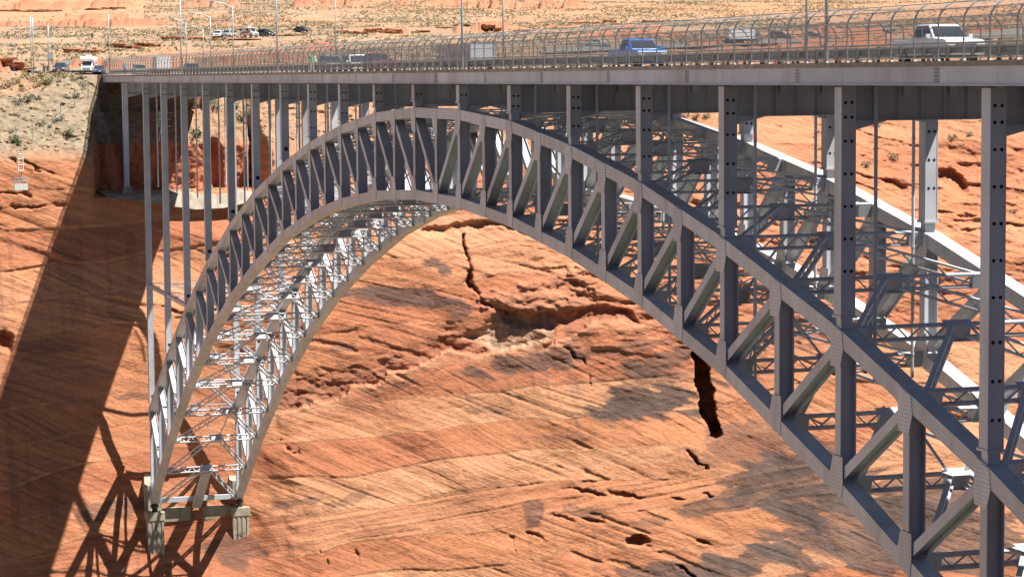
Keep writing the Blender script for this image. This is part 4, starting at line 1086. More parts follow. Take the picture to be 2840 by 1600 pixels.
def car(name, label, cat, loc, rz, kind='suv', pm=None, group=None, sc=1.0):
    o = empty(name, loc, rz, label=label, cat=cat, group=group); o.scale = (sc, sc, sc)
    P = dict(suv=dict(L=4.9, W=1.92, H=1.80, belt=1.08, hood=1.04, cb=(-2.35, 1.15), ct=(-2.05, 0.25), wf=1.5, wr=-1.4, r=0.37),
             van=dict(L=5.0, W=1.95, H=1.78, belt=1.02, hood=0.98, cb=(-2.42, 1.55), ct=(-2.2, 0.55), wf=1.6, wr=-1.45, r=0.35),
             sedan=dict(L=4.7, W=1.82, H=1.46, belt=0.93, hood=0.90, cb=(-1.75, 1.0), ct=(-1.05, 0.1), wf=1.42, wr=-1.35, r=0.33),
             pickup=dict(L=5.9, W=2.02, H=1.95, belt=1.28, hood=1.22, cb=(-0.85, 1.50), ct=(-0.70, 0.62), wf=1.85, wr=-1.80, r=0.41))[kind]
    h = P['L'] / 2; hw = P['W'] / 2; b, hd = P['belt'], P['hood']; zb = 0.34 if kind != 'pickup' else 0.46
    x0, x1 = P['cb']; t0, t1 = P['ct']
    rear_top = b if kind != 'pickup' else 1.22
    ra = P['r'] + 0.09
    prof = [(-h, zb + 0.1)] + arch(P['wr'], ra, zb) + arch(P['wf'], ra, zb) + [(h - 0.12, zb), (h, zb + 0.12), (h, hd - 0.26), (h - 0.10, hd - 0.08), (h - 0.35, hd - 0.01), (x1, b)]
    prof += [(x0, b)] if kind != 'pickup' else [(x0, b), (x0 - 0.03, b), (x0 - 0.06, rear_top), (-h + 0.02, rear_top)]
    prof += [(-h, rear_top - 0.1)]
    prism('body', prof, hw, pm, o, 0.07, 3)
    cab = prism('cab', [(x0, b - 0.02), (x1, b - 0.02), (t1, P['H']), (t0, P['H'])], hw - 0.05, pm, o, 0.09, 3, hw - 0.22, P['H'], b)
    # windows
    def side(x, z): 
        t = (z - b) / (P['H'] - b); return hw - 0.05 - 0.17 * t
    za, zt = b + 0.05, P['H'] - 0.11
    fx = lambda z: x1 + (t1 - x1) * (z - b) / (P['H'] - b)
    bx_ = lambda z: x0 + (t0 - x0) * (z - b) / (P['H'] - b)
    ya, yt = side(0, za) - 0.09, side(0, zt) - 0.09
    plate('windscreen', [(fx(za) + 0.0, -ya, za), (fx(za), ya, za), (fx(zt), yt, zt), (fx(zt), -yt, zt)], GLASS, o)
    plate('rear_window', [(bx_(za), ya, za), (bx_(za), -ya, za), (bx_(zt), -yt, zt), (bx_(zt), yt, zt)], GLASS, o)
    cuts = {'pickup': [(0.06, 0.46), (0.52, 0.93)], 'suv': [(0.04, 0.30), (0.34, 0.62), (0.66, 0.95)], 'van': [(0.04, 0.32), (0.36, 0.62), (0.66, 0.95)], 'sedan': [(0.08, 0.48), (0.52, 0.93)]}[kind]
    for s in (-1, 1):
        for a, c in cuts:
            xa_, xb_ = lambda z, a=a: bx_(z) + (fx(z) - bx_(z)) * a, lambda z, c=c: bx_(z) + (fx(z) - bx_(z)) * c
            q = [(xa_(za), s * side(0, za), za), (xb_(za), s * side(0, za), za), (xb_(zt), s * side(0, zt), zt), (xa_(zt), s * side(0, zt), zt)]
            plate('side_window', q if s < 0 else [q[1], q[0], q[3], q[2]], GLASS, o)
        d = [(x0 + 0.10 + (x1 - x0) * u, x0 + 0.06 + (x1 - x0) * v) for u, v in ((0.0, 0.46), (0.47, 0.86))]
        for u, v in d:
            if u < P['wr'] + ra and v > P['wr'] + ra: u = max(u, P['wr'] + ra + 0.02)
            if v - u < 0.4: continue
            q = [(u, s * hw, zb + 0.12), (v, s * hw, zb + 0.12), (v, s * hw, b - 0.06), (u, s * hw, b - 0.06)]
            dr = plate('door', q if s < 0 else [q[1], q[0], q[3], q[2]], pm, o, 0.014)
            mb = MB(); mb.box((u + 0.08, s * (hw + 0.035) - 0.012, b - 0.22), (u + 0.30, s * (hw + 0.035) + 0.012, b - 0.17)); mb.build('door_handle', CHROME if kind == 'pickup' else pm, dr)
        mb = MB(); mb.box((x1 - 0.42, s * (hw + 0.11) - 0.10, b + 0.0), (x1 - 0.26, s * (hw + 0.11) + 0.10, b + 0.20)); bevel(mb.build('wing_mirror', pm, o), 0.03)
        mb = MB(); y_ = s * (hw - 0.24); mb.box((h - 0.13, y_ - 0.20, hd - 0.33), (h + 0.012, y_ + 0.20, hd - 0.14)); bevel(mb.build('headlight', LAMP_L, o), 0.03)
        mb = MB(); y_ = s * (hw - 0.10); mb.box((-h - 0.012, y_ - 0.09, rear_top - 0.42), (-h + 0.12, y_ + 0.07, rear_top - 0.12)); mb.build('tail_light', RED_L, o)
    big = kind == 'pickup'
    mb = MB(); mb.box((h - 0.06, -hw + 0.46, hd - (0.46 if big else 0.34)), (h + 0.014, hw - 0.46, hd - 0.14)); gr = mb.build('grille', BLACKP, o)
    for z in ((hd - 0.36, hd - 0.25) if big else (hd - 0.24,)): mb = MB(); mb.box((h + 0.015, -hw + 0.48, z - 0.022), (h + 0.03, hw - 0.48, z + 0.022)); mb.build('grille_bar', CHROME if big else GALV, gr)
    mb = MB(); mb.box((h - 0.10, -hw + 0.02, zb + 0.10), (h + 0.10, hw - 0.02, zb + 0.34)); bp = bevel(mb.build('bumper', CHROME if pm.name == 'white_paint' and big else (pm if not big else BLACKP), o), 0.04)
    mb = MB(); mb.box((h + 0.102, -0.16, zb + 0.14), (h + 0.112, 0.16, zb + 0.29)); mb.build('number_plate', LAMP_L, bp)
    mb = MB(); mb.box((-h + 0.3, -hw + 0.25, zb - 0.12), (h - 0.4, hw - 0.25, zb + 0.05)); mb.build('chassis', BLACKP, o)
    if big:
        mb = MB(); mb.box((-h + 0.12, -hw + 0.16, rear_top + 0.002), (x0 - 0.14, hw - 0.16, rear_top + 0.012)); mb.build('bed_liner', BLACKP, o)
    wheels(o, P['wf'], P['wr'], hw, P['r'])
    return o
W_P = paint('white_paint', (0.84, 0.84, 0.84)); B_P = paint('bright_blue_paint', (0.012, 0.17, 0.66)); M_P = paint('maroon_paint', (0.20, 0.015, 0.035)); G_P = paint('grey_paint', (0.20, 0.22, 0.25))
S_P = paint('silver_paint', (0.48, 0.50, 0.52)); K_P = paint('black_paint', (0.015, 0.016, 0.02)); N_P = paint('navy_paint', (0.05, 0.08, 0.15))
def on_deck(px, y=4.0, zz=1.6): 
    p = at_y(px, 212, y)
    for _ in range(2):
        pass
    return float(p[0])
ZR = lambda x: 0.925 + zd(x)
x = on_deck(2606, 4.0); car('pickup_truck', 'white crew cab pickup truck at the right end of the bridge', 'pickup truck', (x, 3.9, ZR(x)), 0.0, 'pickup', W_P, 'pickup trucks on the bridge')
x = on_deck(1772, 4.0); car('pickup_truck', 'bright blue pickup truck driving across the middle of the bridge', 'pickup truck', (x, 3.9, ZR(x)), 0.0, 'pickup', B_P, 'pickup trucks on the bridge')
x = on_deck(1052, 4.0); car('parked_car', 'maroon suv leading the three cars left of the arch crown', 'car', (x, 3.9, ZR(x)), 0.0, 'suv', M_P, 'cars on the bridge')
x = on_deck(984, 4.0); car('parked_car', 'white and glassy van between the maroon and the grey car on the bridge', 'car', (x, 4.1, ZR(x)), 0.0, 'van', W_P, 'cars on the bridge')
x = on_deck(922, 4.0); car('parked_car', 'blue-grey suv last of the three cars left of the arch crown', 'car', (x, 3.9, ZR(x)), 0.0, 'suv', G_P, 'cars on the bridge')
x = on_deck(390, 4.0); car('parked_car', 'silver car on the bridge close to its left end', 'car', (x, 3.9, ZR(x)), 0.0, 'suv', S_P, 'cars on the bridge')
x = on_deck(528, 9.3); car('parked_car', 'dark van with pale windows on the far lane at the left', 'car', (x, 9.3, ZR(x)), math.pi, 'van', N_P, 'cars on the bridge')
def box_truck(name, label, cat, loc, rz, L, W, H, zb, body, cabm, cab=True, group=None, grey_front=None):
    o = empty(name, loc, rz, label=label, cat=cat, group=group)
    x0 = -L / 2; x1 = L / 2 - (1.9 if cab else 0)
    mb = MB(); mb.box((x0, -W / 2, zb), (x1, W / 2, H)); bevel(mb.build('cargo_box', body, o), 0.04)
    for k in range(int(L / 1.2)):
        for s in (-1, 1):
            mb = MB(); xx = x0 + 0.5 + k * 1.2
            if xx > x1 - 0.1: break
            y0, y1 = sorted((s * (W / 2 + 0.001), s * (W / 2 + 0.025))); mb.box((xx - 0.03, y0, zb + 0.08), (xx + 0.03, y1, H - 0.08)); mb.build('side_rib', body, o)
    mb = MB(); mb.box((x0 - 0.012, -W / 2 + 0.08, zb + 0.08), (x0 - 0.001, W / 2 - 0.08, H - 0.08)); mb.build('rear_door', S_P if body is G_P else W_P, o)
    mb = MB(); mb.box((x0 + 0.2, -W / 2 + 0.3, 0.45), (L / 2 - 0.3, W / 2 - 0.3, zb - 0.001)); mb.build('chassis', BLACKP, o)
    if cab:
        c = prism('cab', [(x1 + 0.05, 0.5), (L / 2, 0.5), (L / 2, 1.25), (L / 2 - 0.45, 1.4), (L / 2 - 0.85, 2.15), (x1 + 0.05, 2.2)], W / 2 - 0.1, cabm, o, 0.06)
        plate('windscreen', [(L / 2 - 0.47, -W / 2 + 0.25, 1.44), (L / 2 - 0.47, W / 2 - 0.25, 1.44), (L / 2 - 0.82, W / 2 - 0.3, 2.1), (L / 2 - 0.82, -W / 2 + 0.3, 2.1)], GLASS, o)
        for s in (-1, 1):
            q = [(x1 + 0.35, s * (W / 2 - 0.1), 1.4), (x1 + 1.2, s * (W / 2 - 0.1), 1.4), (x1 + 1.0, s * (W / 2 - 0.1), 2.05), (x1 + 0.35, s * (W / 2 - 0.1), 2.05)]
            plate('side_window', q if s < 0 else [q[1], q[0], q[3], q[2]], GLASS, o)
    wheels(o, L / 2 - 1.2, x0 + 1.3, W / 2, 0.42)
    return o
x = on_deck(447, 9.4); box_truck('box_truck', 'white box truck on the far lane near the left end of the bridge', 'truck', (x, 9.4, ZR(x)), math.pi, 6.6, 2.3, 3.1, 0.9, W_P, W_P)
x = on_deck(1290, 9.2); box_truck('cargo_trailer', 'long grey ribbed trailer on the far lane beyond the arch crown', 'trailer', (x, 9.2, ZR(x)), math.pi, 11.4, 2.3, 2.45, 0.85, G_P, G_P, False)
def ground_car(px, py, rz, kind, pm, label, group, sc=1.0, name='parked_car', cat='car'):
    g = on_ground(px, py)
    if g is None: return None
    r_ = Vector(ray(px, py).tolist()) * 1.2
    x_, y_ = g.x + r_.x, g.y + r_.y
    return car(name, label, cat, (x_, y_, max(g.z, drop(x_, y_)) + 0.02), rz, kind, pm, group, sc)
gp = 'cars parked on the desert pull-out'
ground_car(605, 107, R(-18), 'suv', W_P, 'white suv, leftmost of the vehicles parked in the desert', gp)
ground_car(634, 105, R(-35), 'van', S_P, 'silver minivan parked right of the white suv in the desert', gp)
ground_car(738, 103, R(25), 'suv', K_P, 'dark suv parked right of the camper van in the desert', gp)
ground_car(836, 91, R(30), 'sedan', K_P, 'black car half hidden behind a rock in the desert', gp)
g2 = 'vehicles on the far road'
for px, py, rz, k, pm_, lb in ((1655, 135, 60, 'pickup', W_P, 'small white pickup on the far road left of the white box truck'), (2163, 110, 80, 'suv', K_P, 'dark suv on the far road right of the white box truck'), (2250, 104, 75, 'sedan', N_P, 'dark low car on the far road left of the near lamp post'), (2462, 93, 80, 'suv', S_P, 'silver car on the far road left of the white pickup')):
    ground_car(px, py, R(rz), k, pm_, lb, g2)
g = on_ground(2060, 124)
box_truck('box_truck', 'white box truck on the far road behind the bridge', 'truck', (g.x, g.y, drop(g.x, g.y) + 0.35), R(100), 8.6, 2.4, 3.3, 0.9, W_P, G_P)

def motorhome(name, label, loc, rz, stripe=None, L=7.2, W=2.35, H=3.1):
    o = empty(name, loc, rz, label=label, cat='motorhome')
    prism('body', [(-L / 2, 0.55), (L / 2 - 2.2, 0.55), (L / 2 - 2.2, 2.05), (L / 2 - 0.95, 2.15), (L / 2 - 0.8, 2.5), (L / 2 - 1.3, H), (-L / 2, H)], W / 2, W_P, o, 0.07)
    prism('cab', [(L / 2 - 2.19, 0.5), (L / 2, 0.5), (L / 2, 1.15), (L / 2 - 0.8, 1.3), (L / 2 - 1.35, 2.06), (L / 2 - 2.19, 2.04)], W / 2 - 0.2, W_P, o, 0.06)
    plate('windscreen', [(L / 2 - 0.82, -W / 2 + 0.35, 1.34), (L / 2 - 0.82, W / 2 - 0.35, 1.34), (L / 2 - 1.32, W / 2 - 0.4, 2.0), (L / 2 - 1.32, -W / 2 + 0.4, 2.0)], GLASS, o)
    mb = MB(); mb.box((L / 2 - 0.03, -0.62, 0.62), (L / 2 + 0.012, 0.62, 1.08)); mb.build('grille', CHROME, o)
    mb = MB(); mb.box((L / 2 - 0.10, -W / 2 + 0.25, 0.45), (L / 2 + 0.12, W / 2 - 0.25, 0.62)); mb.build('bumper', CHROME, o)
    for s in (-1, 1):
        for xa_, xb_, z0, z1 in ((-2.6, -1.6, 1.6, 2.2), (-0.2, 0.7, 1.6, 2.2)):
            q = [(xa_, s * W / 2, z0), (xb_, s * W / 2, z0), (xb_, s * W / 2, z1), (xa_, s * W / 2, z1)]; plate('side_window', q if s < 0 else [q[1], q[0], q[3], q[2]], GLASS, o)
        q = [(-1.3, s * W / 2, 0.65), (-0.6, s * W / 2, 0.65), (-0.6, s * W / 2, 2.35), (-1.3, s * W / 2, 2.35)]; plate('door', q if s < 0 else [q[1], q[0], q[3], q[2]], S_P, o)
        if stripe is not None:
            q = [(-L / 2 + 0.1, s * W / 2, 0.9), (0.9, s * W / 2, 1.0), (1.2, s * W / 2, 1.55), (-L / 2 + 0.8, s * W / 2, 1.35)]; plate('stripe', q if s < 0 else [q[1], q[0], q[3], q[2]], stripe, o)
        mb = MB(); mb.box((L / 2 - 1.0, s * (W / 2 + 0.02) - 0.12, 1.35), (L / 2 - 0.85, s * (W / 2 + 0.02) + 0.12, 1.75)); mb.build('wing_mirror', BLACKP, o)
    mb = MB(); mb.box((-1.0, -0.4, H + 0.002), (0.1, 0.4, H + 0.28)); bevel(mb.build('roof_unit', W_P, o), 0.05)
    wheels(o, L / 2 - 1.1, -L / 2 + 1.9, W / 2, 0.40)
p = at_x(246, 205, -222); motorhome('motorhome', 'white cab-over motorhome coming onto the left end of the bridge', (p[0], p[1], drop(p[0], p[1]) + 0.1), R(-14), None, 6.4, 2.2, 2.85)
g = on_ground(692, 105)
motorhome('motorhome', 'white camper van with an orange stripe parked in the desert', (g.x, g.y, g.z), R(26), mat('orange_stripe', (0.55, 0.14, 0.03), 0.4), 5.2, 2.0, 2.35)
p = at_x(170, 205, -228); car('pickup_truck', 'dark blue pickup truck beside the road left of the motorhome', 'pickup truck', (p[0], p[1], drop(p[0], p[1]) + 0.05), R(-15), 'pickup', N_P, 'cars on the left bank')
p = at_x(275, 205, -216); car('parked_car', 'dark blue car just right of the motorhome at the bridge end', 'car', (p[0], p[1], drop(p[0], p[1]) + 0.05), R(-5), 'sedan', N_P, 'cars on the left bank')

# ------------------------------------------------------------------ people
def person_mesh(name, shirt, trousers):
    v = [(0, 0, 0.95), (0, 0, 1.15), (0, 0, 1.38), (0, 0, 1.50), (0.01, 0, 1.62), (0.01, 0, 1.72), (0, 0.1, 0.90), (0.03, 0.11, 0.5), (0.0, 0.12, 0.07), (0.14, 0.13, 0.03),
         (0, -0.1, 0.90), (-0.06, -0.11, 0.5), (-0.12, -0.12, 0.08), (0.02, -0.13, 0.03), (0, 0.19, 1.42), (-0.02, 0.25, 1.14), (0.08, 0.26, 0.90), (0, -0.19, 1.42), (0.0, -0.25, 1.14), (0.10, -0.25, 0.90)]
    e = [(0, 1), (1, 2), (2, 3), (3, 4), (4, 5), (0, 6), (6, 7), (7, 8), (8, 9), (0, 10), (10, 11), (11, 12), (12, 13), (2, 14), (14, 15), (15, 16), (2, 17), (17, 18), (18, 19)]
    rr = [.13, .125, .14, .06, .10, .09, .095, .065, .045, .04, .095, .065, .045, .04, .07, .05, .04, .07, .05, .04]
    me = bpy.data.meshes.new(name); me.from_pydata(v, e, []); o = bpy.data.objects.new(name, me); COL.objects.link(o)
    m = o.modifiers.new('skin', 'SKIN'); sv = me.skin_vertices[0].data
    for i, r_ in enumerate(rr): sv[i].radius = (r_, r_)
    sv[0].use_root = True
    o.modifiers.new('sub', 'SUBSURF').levels = 1
    bpy.context.view_layer.update()
    dg = bpy.context.evaluated_depsgraph_get(); ev = bpy.data.meshes.new_from_object(o.evaluated_get(dg)); bpy.data.objects.remove(o)
    for q in (mat('skin', (0.45, 0.27, 0.18), 0.6), shirt, trousers, BLACKP): ev.materials.append(q)
    for f in ev.polygons:
        z = f.center.z; f.material_index = 3 if (z > 1.66 or z < 0.08) else 0 if (z > 1.47 or (abs(f.center.y) > 0.2 and z < 1.0)) else 1 if z > 0.95 else 2
        f.use_smooth = True
    return ev
_body = []
def person(loc, rz, shirt, trousers, label):
    if not _body: _body.append(person_mesh('person', shirt, trousers))
    me = _body[0].copy(); me.materials[1] = shirt; me.materials[2] = trousers
    o = link('person', me); o.location = loc; o.rotation_euler = (0, 0, rz); return tag(o, label, 'person', 'people about the bridge')
navy, dark_c, blue_c, green_c, white_c = mat('navy_cloth', (0.03, 0.04, 0.08)), mat('dark_cloth', (0.03, 0.028, 0.03)), mat('blue_cloth', (0.10, 0.22, 0.50)), mat('green_cloth', (0.10, 0.42, 0.22)), mat('white_cloth', (0.72, 0.74, 0.72))
yw = YF[0] + 0.8
person((on_deck(345, yw), yw, ZS + zd(-170)), 0.2, blue_c, dark_c, 'person in a blue jacket on the walkway at the left end of the bridge')
person((on_deck(866, yw), yw, ZS), 0.1, green_c, white_c, 'person in a green top and pale trousers on the walkway left of three cars')
person((on_deck(871, yw + 0.3), yw + 0.3, ZS), 0.1, white_c, navy, 'person in a white top walking beside the one in green')
for px, Xd, lb in ((123, -226, 'person in dark clothes, left one of two standing on the left bank'), (133, -227, 'person in dark clothes, right one of two standing on the left bank')):
    p = at_x(px, 205, Xd); person((p[0], p[1], drop(p[0], p[1])), 0.3, dark_c, dark_c, lb)
g = on_ground(255, 111); person(tuple(g), 0.0, dark_c, dark_c, 'lone person in dark clothes out on the desert slope at the upper left')

# ------------------------------------------------------------------ cable hoist on the left
def hoist():
    c = at_x(58, 512, -158); o = empty('cable_hoist', tuple(c), label='pale work basket hanging from a cable trolley before the left cliff', cat='hoist')
    white = mat('pale_paint', (0.62, 0.62, 0.58), 0.6); mb = MB(); mb.box((-0.55, -0.9, -0.75), (0.55, 0.9, 0.05)); bevel(mb.build('basket', white, o), 0.04)
    mb = MB()
    for y in (-0.9, -0.3, 0.3, 0.9):
        for x_ in (-0.55, 0.55): mb.tube([(x_, y, 0.05), (x_, y, 0.95)], 0.035, 5)
    for x_ in (-0.55, 0.55):
        for z in (0.5, 0.95): mb.tube([(x_, -0.9, z), (x_, 0.9, z)], 0.03, 5)
    mb.build('basket_railing', GALV_L, o)
    mb = MB()
    for y in (-0.25, 0.25): mb.tube([(0, y, 0.05), (0, y * 0.3, 1.9)], 0.05, 6)
    mb.build('hanger', GALV, o)
    mb = MB()
    for y in (-0.35, 0.35):
        for x_ in (-0.3, 0.3): mb.tube([(x_, y, 1.9), (x_, y, 4.2)], 0.06, 6)
    for z in (1.9, 2.7, 3.5, 4.2):
        for x_ in (-0.3, 0.3): mb.tube([(x_, -0.35, z), (x_, 0.35, z)], 0.06, 6)
        for y in (-0.35, 0.35): mb.tube([(-0.3, y, z), (0.3, y, z)], 0.06, 6)
    mb.build('trolley_frame', white, o)
    mb = MB()
    for y in (-0.25, 0.25): mb.tube([(0, y - 0.05, 4.3), (0, y + 0.05, 4.3)], 0.28, 12)
    mb.build('sheave', GALV, o)
    mb = MB(); mb.tube([(-34, 2, 30), (0, 0, 4.58), (160, -30, 22)], 0.018, 4); mb.build('track_rope', GALV, o)
hoist()

# ------------------------------------------------------------------ rock-fall fences of thin posts on the slopes
def post_line(pix, label):
    base = []
    for px, pb, ht in pix:
        g = on_ground(px, pb)
        if g: base.append((g.copy(), ht))
    o = empty('slope_fence', tuple(base[0][0]), label=label, cat='fence', group='thin wire fences on the slope'); b0 = base[0][0]; tops = []
    for g, ht in base:
        mb = MB(); q = g - b0; mb.tube([(q.x, q.y, q.z - 0.3), (q.x, q.y, q.z + ht)], 0.055, 6); mb.build('post', GALV, o); tops.append((q, ht))
    for fz in (0.35, 0.9):
        mb = MB(); mb.tube([(q.x, q.y, q.z + ht * fz) for q, ht in tops], 0.018, 4); mb.build('wire', GALV, o)
post_line([(45, 392, 2.3), (90, 390, 3.2), (123, 373, 3.0), (168, 337, 3.0), (208, 298, 2.9), (245, 276, 3.0)], 'line of thin posts and wires down the talus left of the bridge')
post_line([(595, 304, 2.2), (678, 335, 2.6), (745, 330, 2.6), (836, 330, 2.2)], 'line of thin posts and wires on the slope behind the tall columns')
# roadside barrier by the motorhome
o = empty('guard_rail', tuple(at_x(190, 214, -206)), label='dark roadside barrier on the left bank before the motorhome', cat='guard rail', group='guard rails on the bridge')
pa, pb_ = at_x(112, 214, -210), at_x(256, 212, -203); c0 = Vector(o.location)
for i in range(9):
    q = Vector((pa + (pb_ - pa) * i / 8).tolist()); z = drop(q.x, q.y); mb = MB(); v = q - c0; mb.box((v.x - 0.08, v.y - 0.08, z - c0.z - 0.2), (v.x + 0.08, v.y + 0.08, z - c0.z + 0.75)); mb.build('post', BLACKP, o)
mb = MB(); mb.beam((pa[0] - c0.x + 0.1, pa[1] - c0.y, drop(pa[0], pa[1]) - c0.z + 0.55), (pb_[0] - c0.x + 0.1, pb_[1] - c0.y, drop(pb_[0], pb_[1]) - c0.z + 0.55), 0.06, 0.32, (1, 0, 0)); mb.build('beam', mat('rusty_beam', (0.10, 0.07, 0.05), 0.8), o)

# ------------------------------------------------------------------ shrubs, grass and loose rock
def leaf_mat(name, c):
    m = mat(name, c, 0.9, 0, 0.25, 6.0); return m
SAGE, OLIVE, STRAW = leaf_mat('sage_leaf', (0.20, 0.195, 0.125)), leaf_mat('olive_leaf', (0.13, 0.14, 0.06)), leaf_mat('straw_leaf', (0.36, 0.30, 0.16))
def bush_mesh(name, m, n, rx, rz, seed, upright=0.0):
    r_ = random.Random(seed); mb = MB()
    cl = [(r_.uniform(-0.6, 0.6) * rx, r_.uniform(-0.6, 0.6) * rx, r_.uniform(0.2, 0.75) * rz) for _ in range(6)]
    for _ in range(n):
        c = r_.choice(cl); p = np.array([c[0] + r_.gauss(0, 0.26) * rx, c[1] + r_.gauss(0, 0.26) * rx, max(0.02, c[2] + r_.gauss(0, 0.22) * rz)])
        a = np.array([r_.gauss(0, 1), r_.gauss(0, 1), r_.gauss(0, 1) + upright]); a /= np.linalg.norm(a); b = np.cross(a, [r_.gauss(0, 1), r_.gauss(0, 1), r_.gauss(0, 1)]); b /= np.linalg.norm(b)
        s = r_.uniform(0.10, 0.2) * (rx + rz) * 0.5
        mb.quad([p - a * s, p + b * s * 0.55, p + a * s, p - b * s * 0.55])
    for _ in range(5):
        a = r_.uniform(0, 6.3); mb.tube([(0, 0, -0.1), (0.5 * rx * math.cos(a), 0.5 * rx * math.sin(a), 0.5 * rz)], 0.025, 4, 0, False)
    return mb.mesh(name, m)
BUSH = [bush_mesh('shrub', SAGE, 150, 0.75, 0.8, 1), bush_mesh('shrub', SAGE, 150, 0.6, 0.7, 2), bush_mesh('shrub', OLIVE, 170, 0.7, 1.0, 3)]
GRASS = [bush_mesh('grass_clump', STRAW, 130, 0.6, 0.65, 5, 2.0), bush_mesh('grass_clump', STRAW, 130, 0.5, 0.5, 6, 2.0)]
rs = random.Random(5)
spots = [(545, 303, 1.5, 2), (545, 381, 1.7, 2), (600, 300, 1.3, 0), (648, 300, 1.6, 0), (662, 330, 1.2, 0), (690, 318, 1.4, 0), (36, 396, 1.3, 2), (190, 372, 1.5, 0), (230, 238, 1.1, 0), (52, 401, 1.0, 2), (163, 336, 1.1, 0), (112, 346, 1.0, 0),
         (48, 288, 1.2, 0), (80, 275, 1.2, 0), (135, 232, 1.3, 0), (210, 268, .9, 0), (2430, 350, 1.6, 0), (2480, 440, 1.4, 0), (2400, 460, 1.3, 0), (2640, 385, 1.1, 0), (2690, 378, 1.1, 0), (1930, 330, 1.2, 0), (1960, 328, 1.2, 0), (2000, 334, 1.1, 0), (1900, 327, 1.3, 0), (2810, 590, 1.0, 0), (668, 1482, .9, 2)]
while len(spots) < 85:
    px, py = rs.uniform(0, 250), rs.uniform(222, 420)
    if rs.random() < 0.25: px, py = rs.uniform(560, 1000), rs.uniform(275, 345)
    if rs.random() < 0.1: px, py = rs.uniform(2200, 2830), rs.uniform(300, 420)
    spots.append((px, py, rs.uniform(0.3, 0.75), rs.choice((0, 0, 1, 1))))
for px, py, s, k in spots:
    g = on_ground(px, py)
    if g is None or g.x > -150: continue
    o = link('shrub', BUSH[k]); o.location = (g.x, g.y, g.z - 0.03); o.scale = (s, s, s * rs.uniform(0.7, 1.0)); o.rotation_euler = (0, 0, rs.uniform(0, 6.3))
    if px < 300: tag(o, 'low grey-green desert shrub on the talus slope left of the bridge', 'shrub', 'shrubs on the left talus')
    elif px < 1100: tag(o, 'low green desert shrub on the sunlit slope seen between the tall columns', 'shrub', 'shrubs behind the tall columns')
    else: tag(o, 'low desert shrub on the bare rock seen under the deck at the right', 'shrub', 'shrubs under the right of the deck')
for px, py in ((122, 210), (150, 207), (162, 209), (182, 210), (200, 212), (222, 214), (70, 212), (95, 222), (105, 236), (120, 228), (20, 236), (45, 228), (140, 222), (60, 250), (110, 206)):
    g = on_ground(px, py + 4)
    if g is None: continue
    o = link('grass_clump', rs.choice(GRASS)); s = rs.uniform(1.0, 1.7); o.location = tuple(g); o.scale = (s, s, s); o.rotation_euler = (0, 0, rs.uniform(0, 6.3))
    tag(o, 'dry straw coloured grass clump along the rim left of the bridge', 'grass clump', 'dry grass clumps on the left rim')

def scatter(name, a, e_, s, m, label, cat, stones=False):
    th = YAW + a; D = wall_d(th, np.full_like(th, 1.0)) + e_
    xx, yy = CAM[0] + D * np.sin(th), CAM[1] + D * np.cos(th)
    pts, sz = [], []
    for x_, y_, q in zip(xx, yy, s):
        if XW - 62 < x_ < XW + 5 and abs(y_ - ymid + 2) < 9: continue
        ok, loc, nor, _ = GROUND.ray_cast(Vector((x_, y_, 260)), Vector((0, 0, -1)))
        if ok: pts.append(loc[:]); sz.append(q)
    P = np.array(pts); S = np.array(sz)[:, None, None]; n = len(P)
    if stones:
        base = np.array([(-1, -1, -.3), (1, -1, -.3), (1, 1, -.3), (-1, 1, -.3), (-.7, -.6, .7), (.6, -.7, .8), (.7, .6, .6), (-.6, .7, .75)])
        B = (base[None] + RNG.normal(size=(n, 8, 3)) * .17) * (0.7 + 0.6 * RNG.random((n, 1, 3))); ro = RNG.random(n) * 6.3; c, q = np.cos(ro)[:, None], np.sin(ro)[:, None]
        B = np.stack([B[..., 0] * c - B[..., 1] * q, B[..., 0] * q + B[..., 1] * c, B[..., 2]], -1)
        V = P[:, None] + S * B; fl = np.array([(0, 3, 2, 1), (4, 5, 6, 7), (0, 1, 5, 4), (1, 2, 6, 5), (2, 3, 7, 6), (3, 0, 4, 7)])
        F = (np.arange(n)[:, None, None] * 8 + fl[None]).reshape(-1, 4); V = V.reshape(-1, 3)
    else:
        K = 9; A = RNG.normal(size=(n, K, 3)); A /= np.linalg.norm(A, axis=-1, keepdims=True); B = np.cross(A, RNG.normal(size=(n, K, 3))); B /= np.linalg.norm(B, axis=-1, keepdims=True) + 1e-9
        C_ = RNG.normal(size=(n, K, 3)) * np.array([.35, .35, .28]); C_[..., 2] = np.abs(C_[..., 2]) + 0.05
        Cn = P[:, None] + S * C_; q = S * (0.25 + 0.2 * RNG.random((n, K, 1)))
        V = np.stack([Cn - A * q, Cn + B * q * .6, Cn + A * q, Cn - B * q * .6], 2).reshape(-1, 3); F = np.arange(n * K * 4).reshape(-1, 4)
    me = bpy.data.meshes.new(name)
    me.vertices.add(len(V)); me.vertices.foreach_set('co', V.reshape(-1).astype(np.float32)); me.loops.add(F.size); me.loops.foreach_set('vertex_index', F.reshape(-1).astype(np.int32))
    me.polygons.add(len(F)); me.polygons.foreach_set('loop_start', np.arange(0, F.size, 4, dtype=np.int32)); me.polygons.foreach_set('loop_total', np.full(len(F), 4, dtype=np.int32))
    me.update(calc_edges=True); me.materials.append(m)
    return tag(link(name, me), label, cat, kind='stuff')
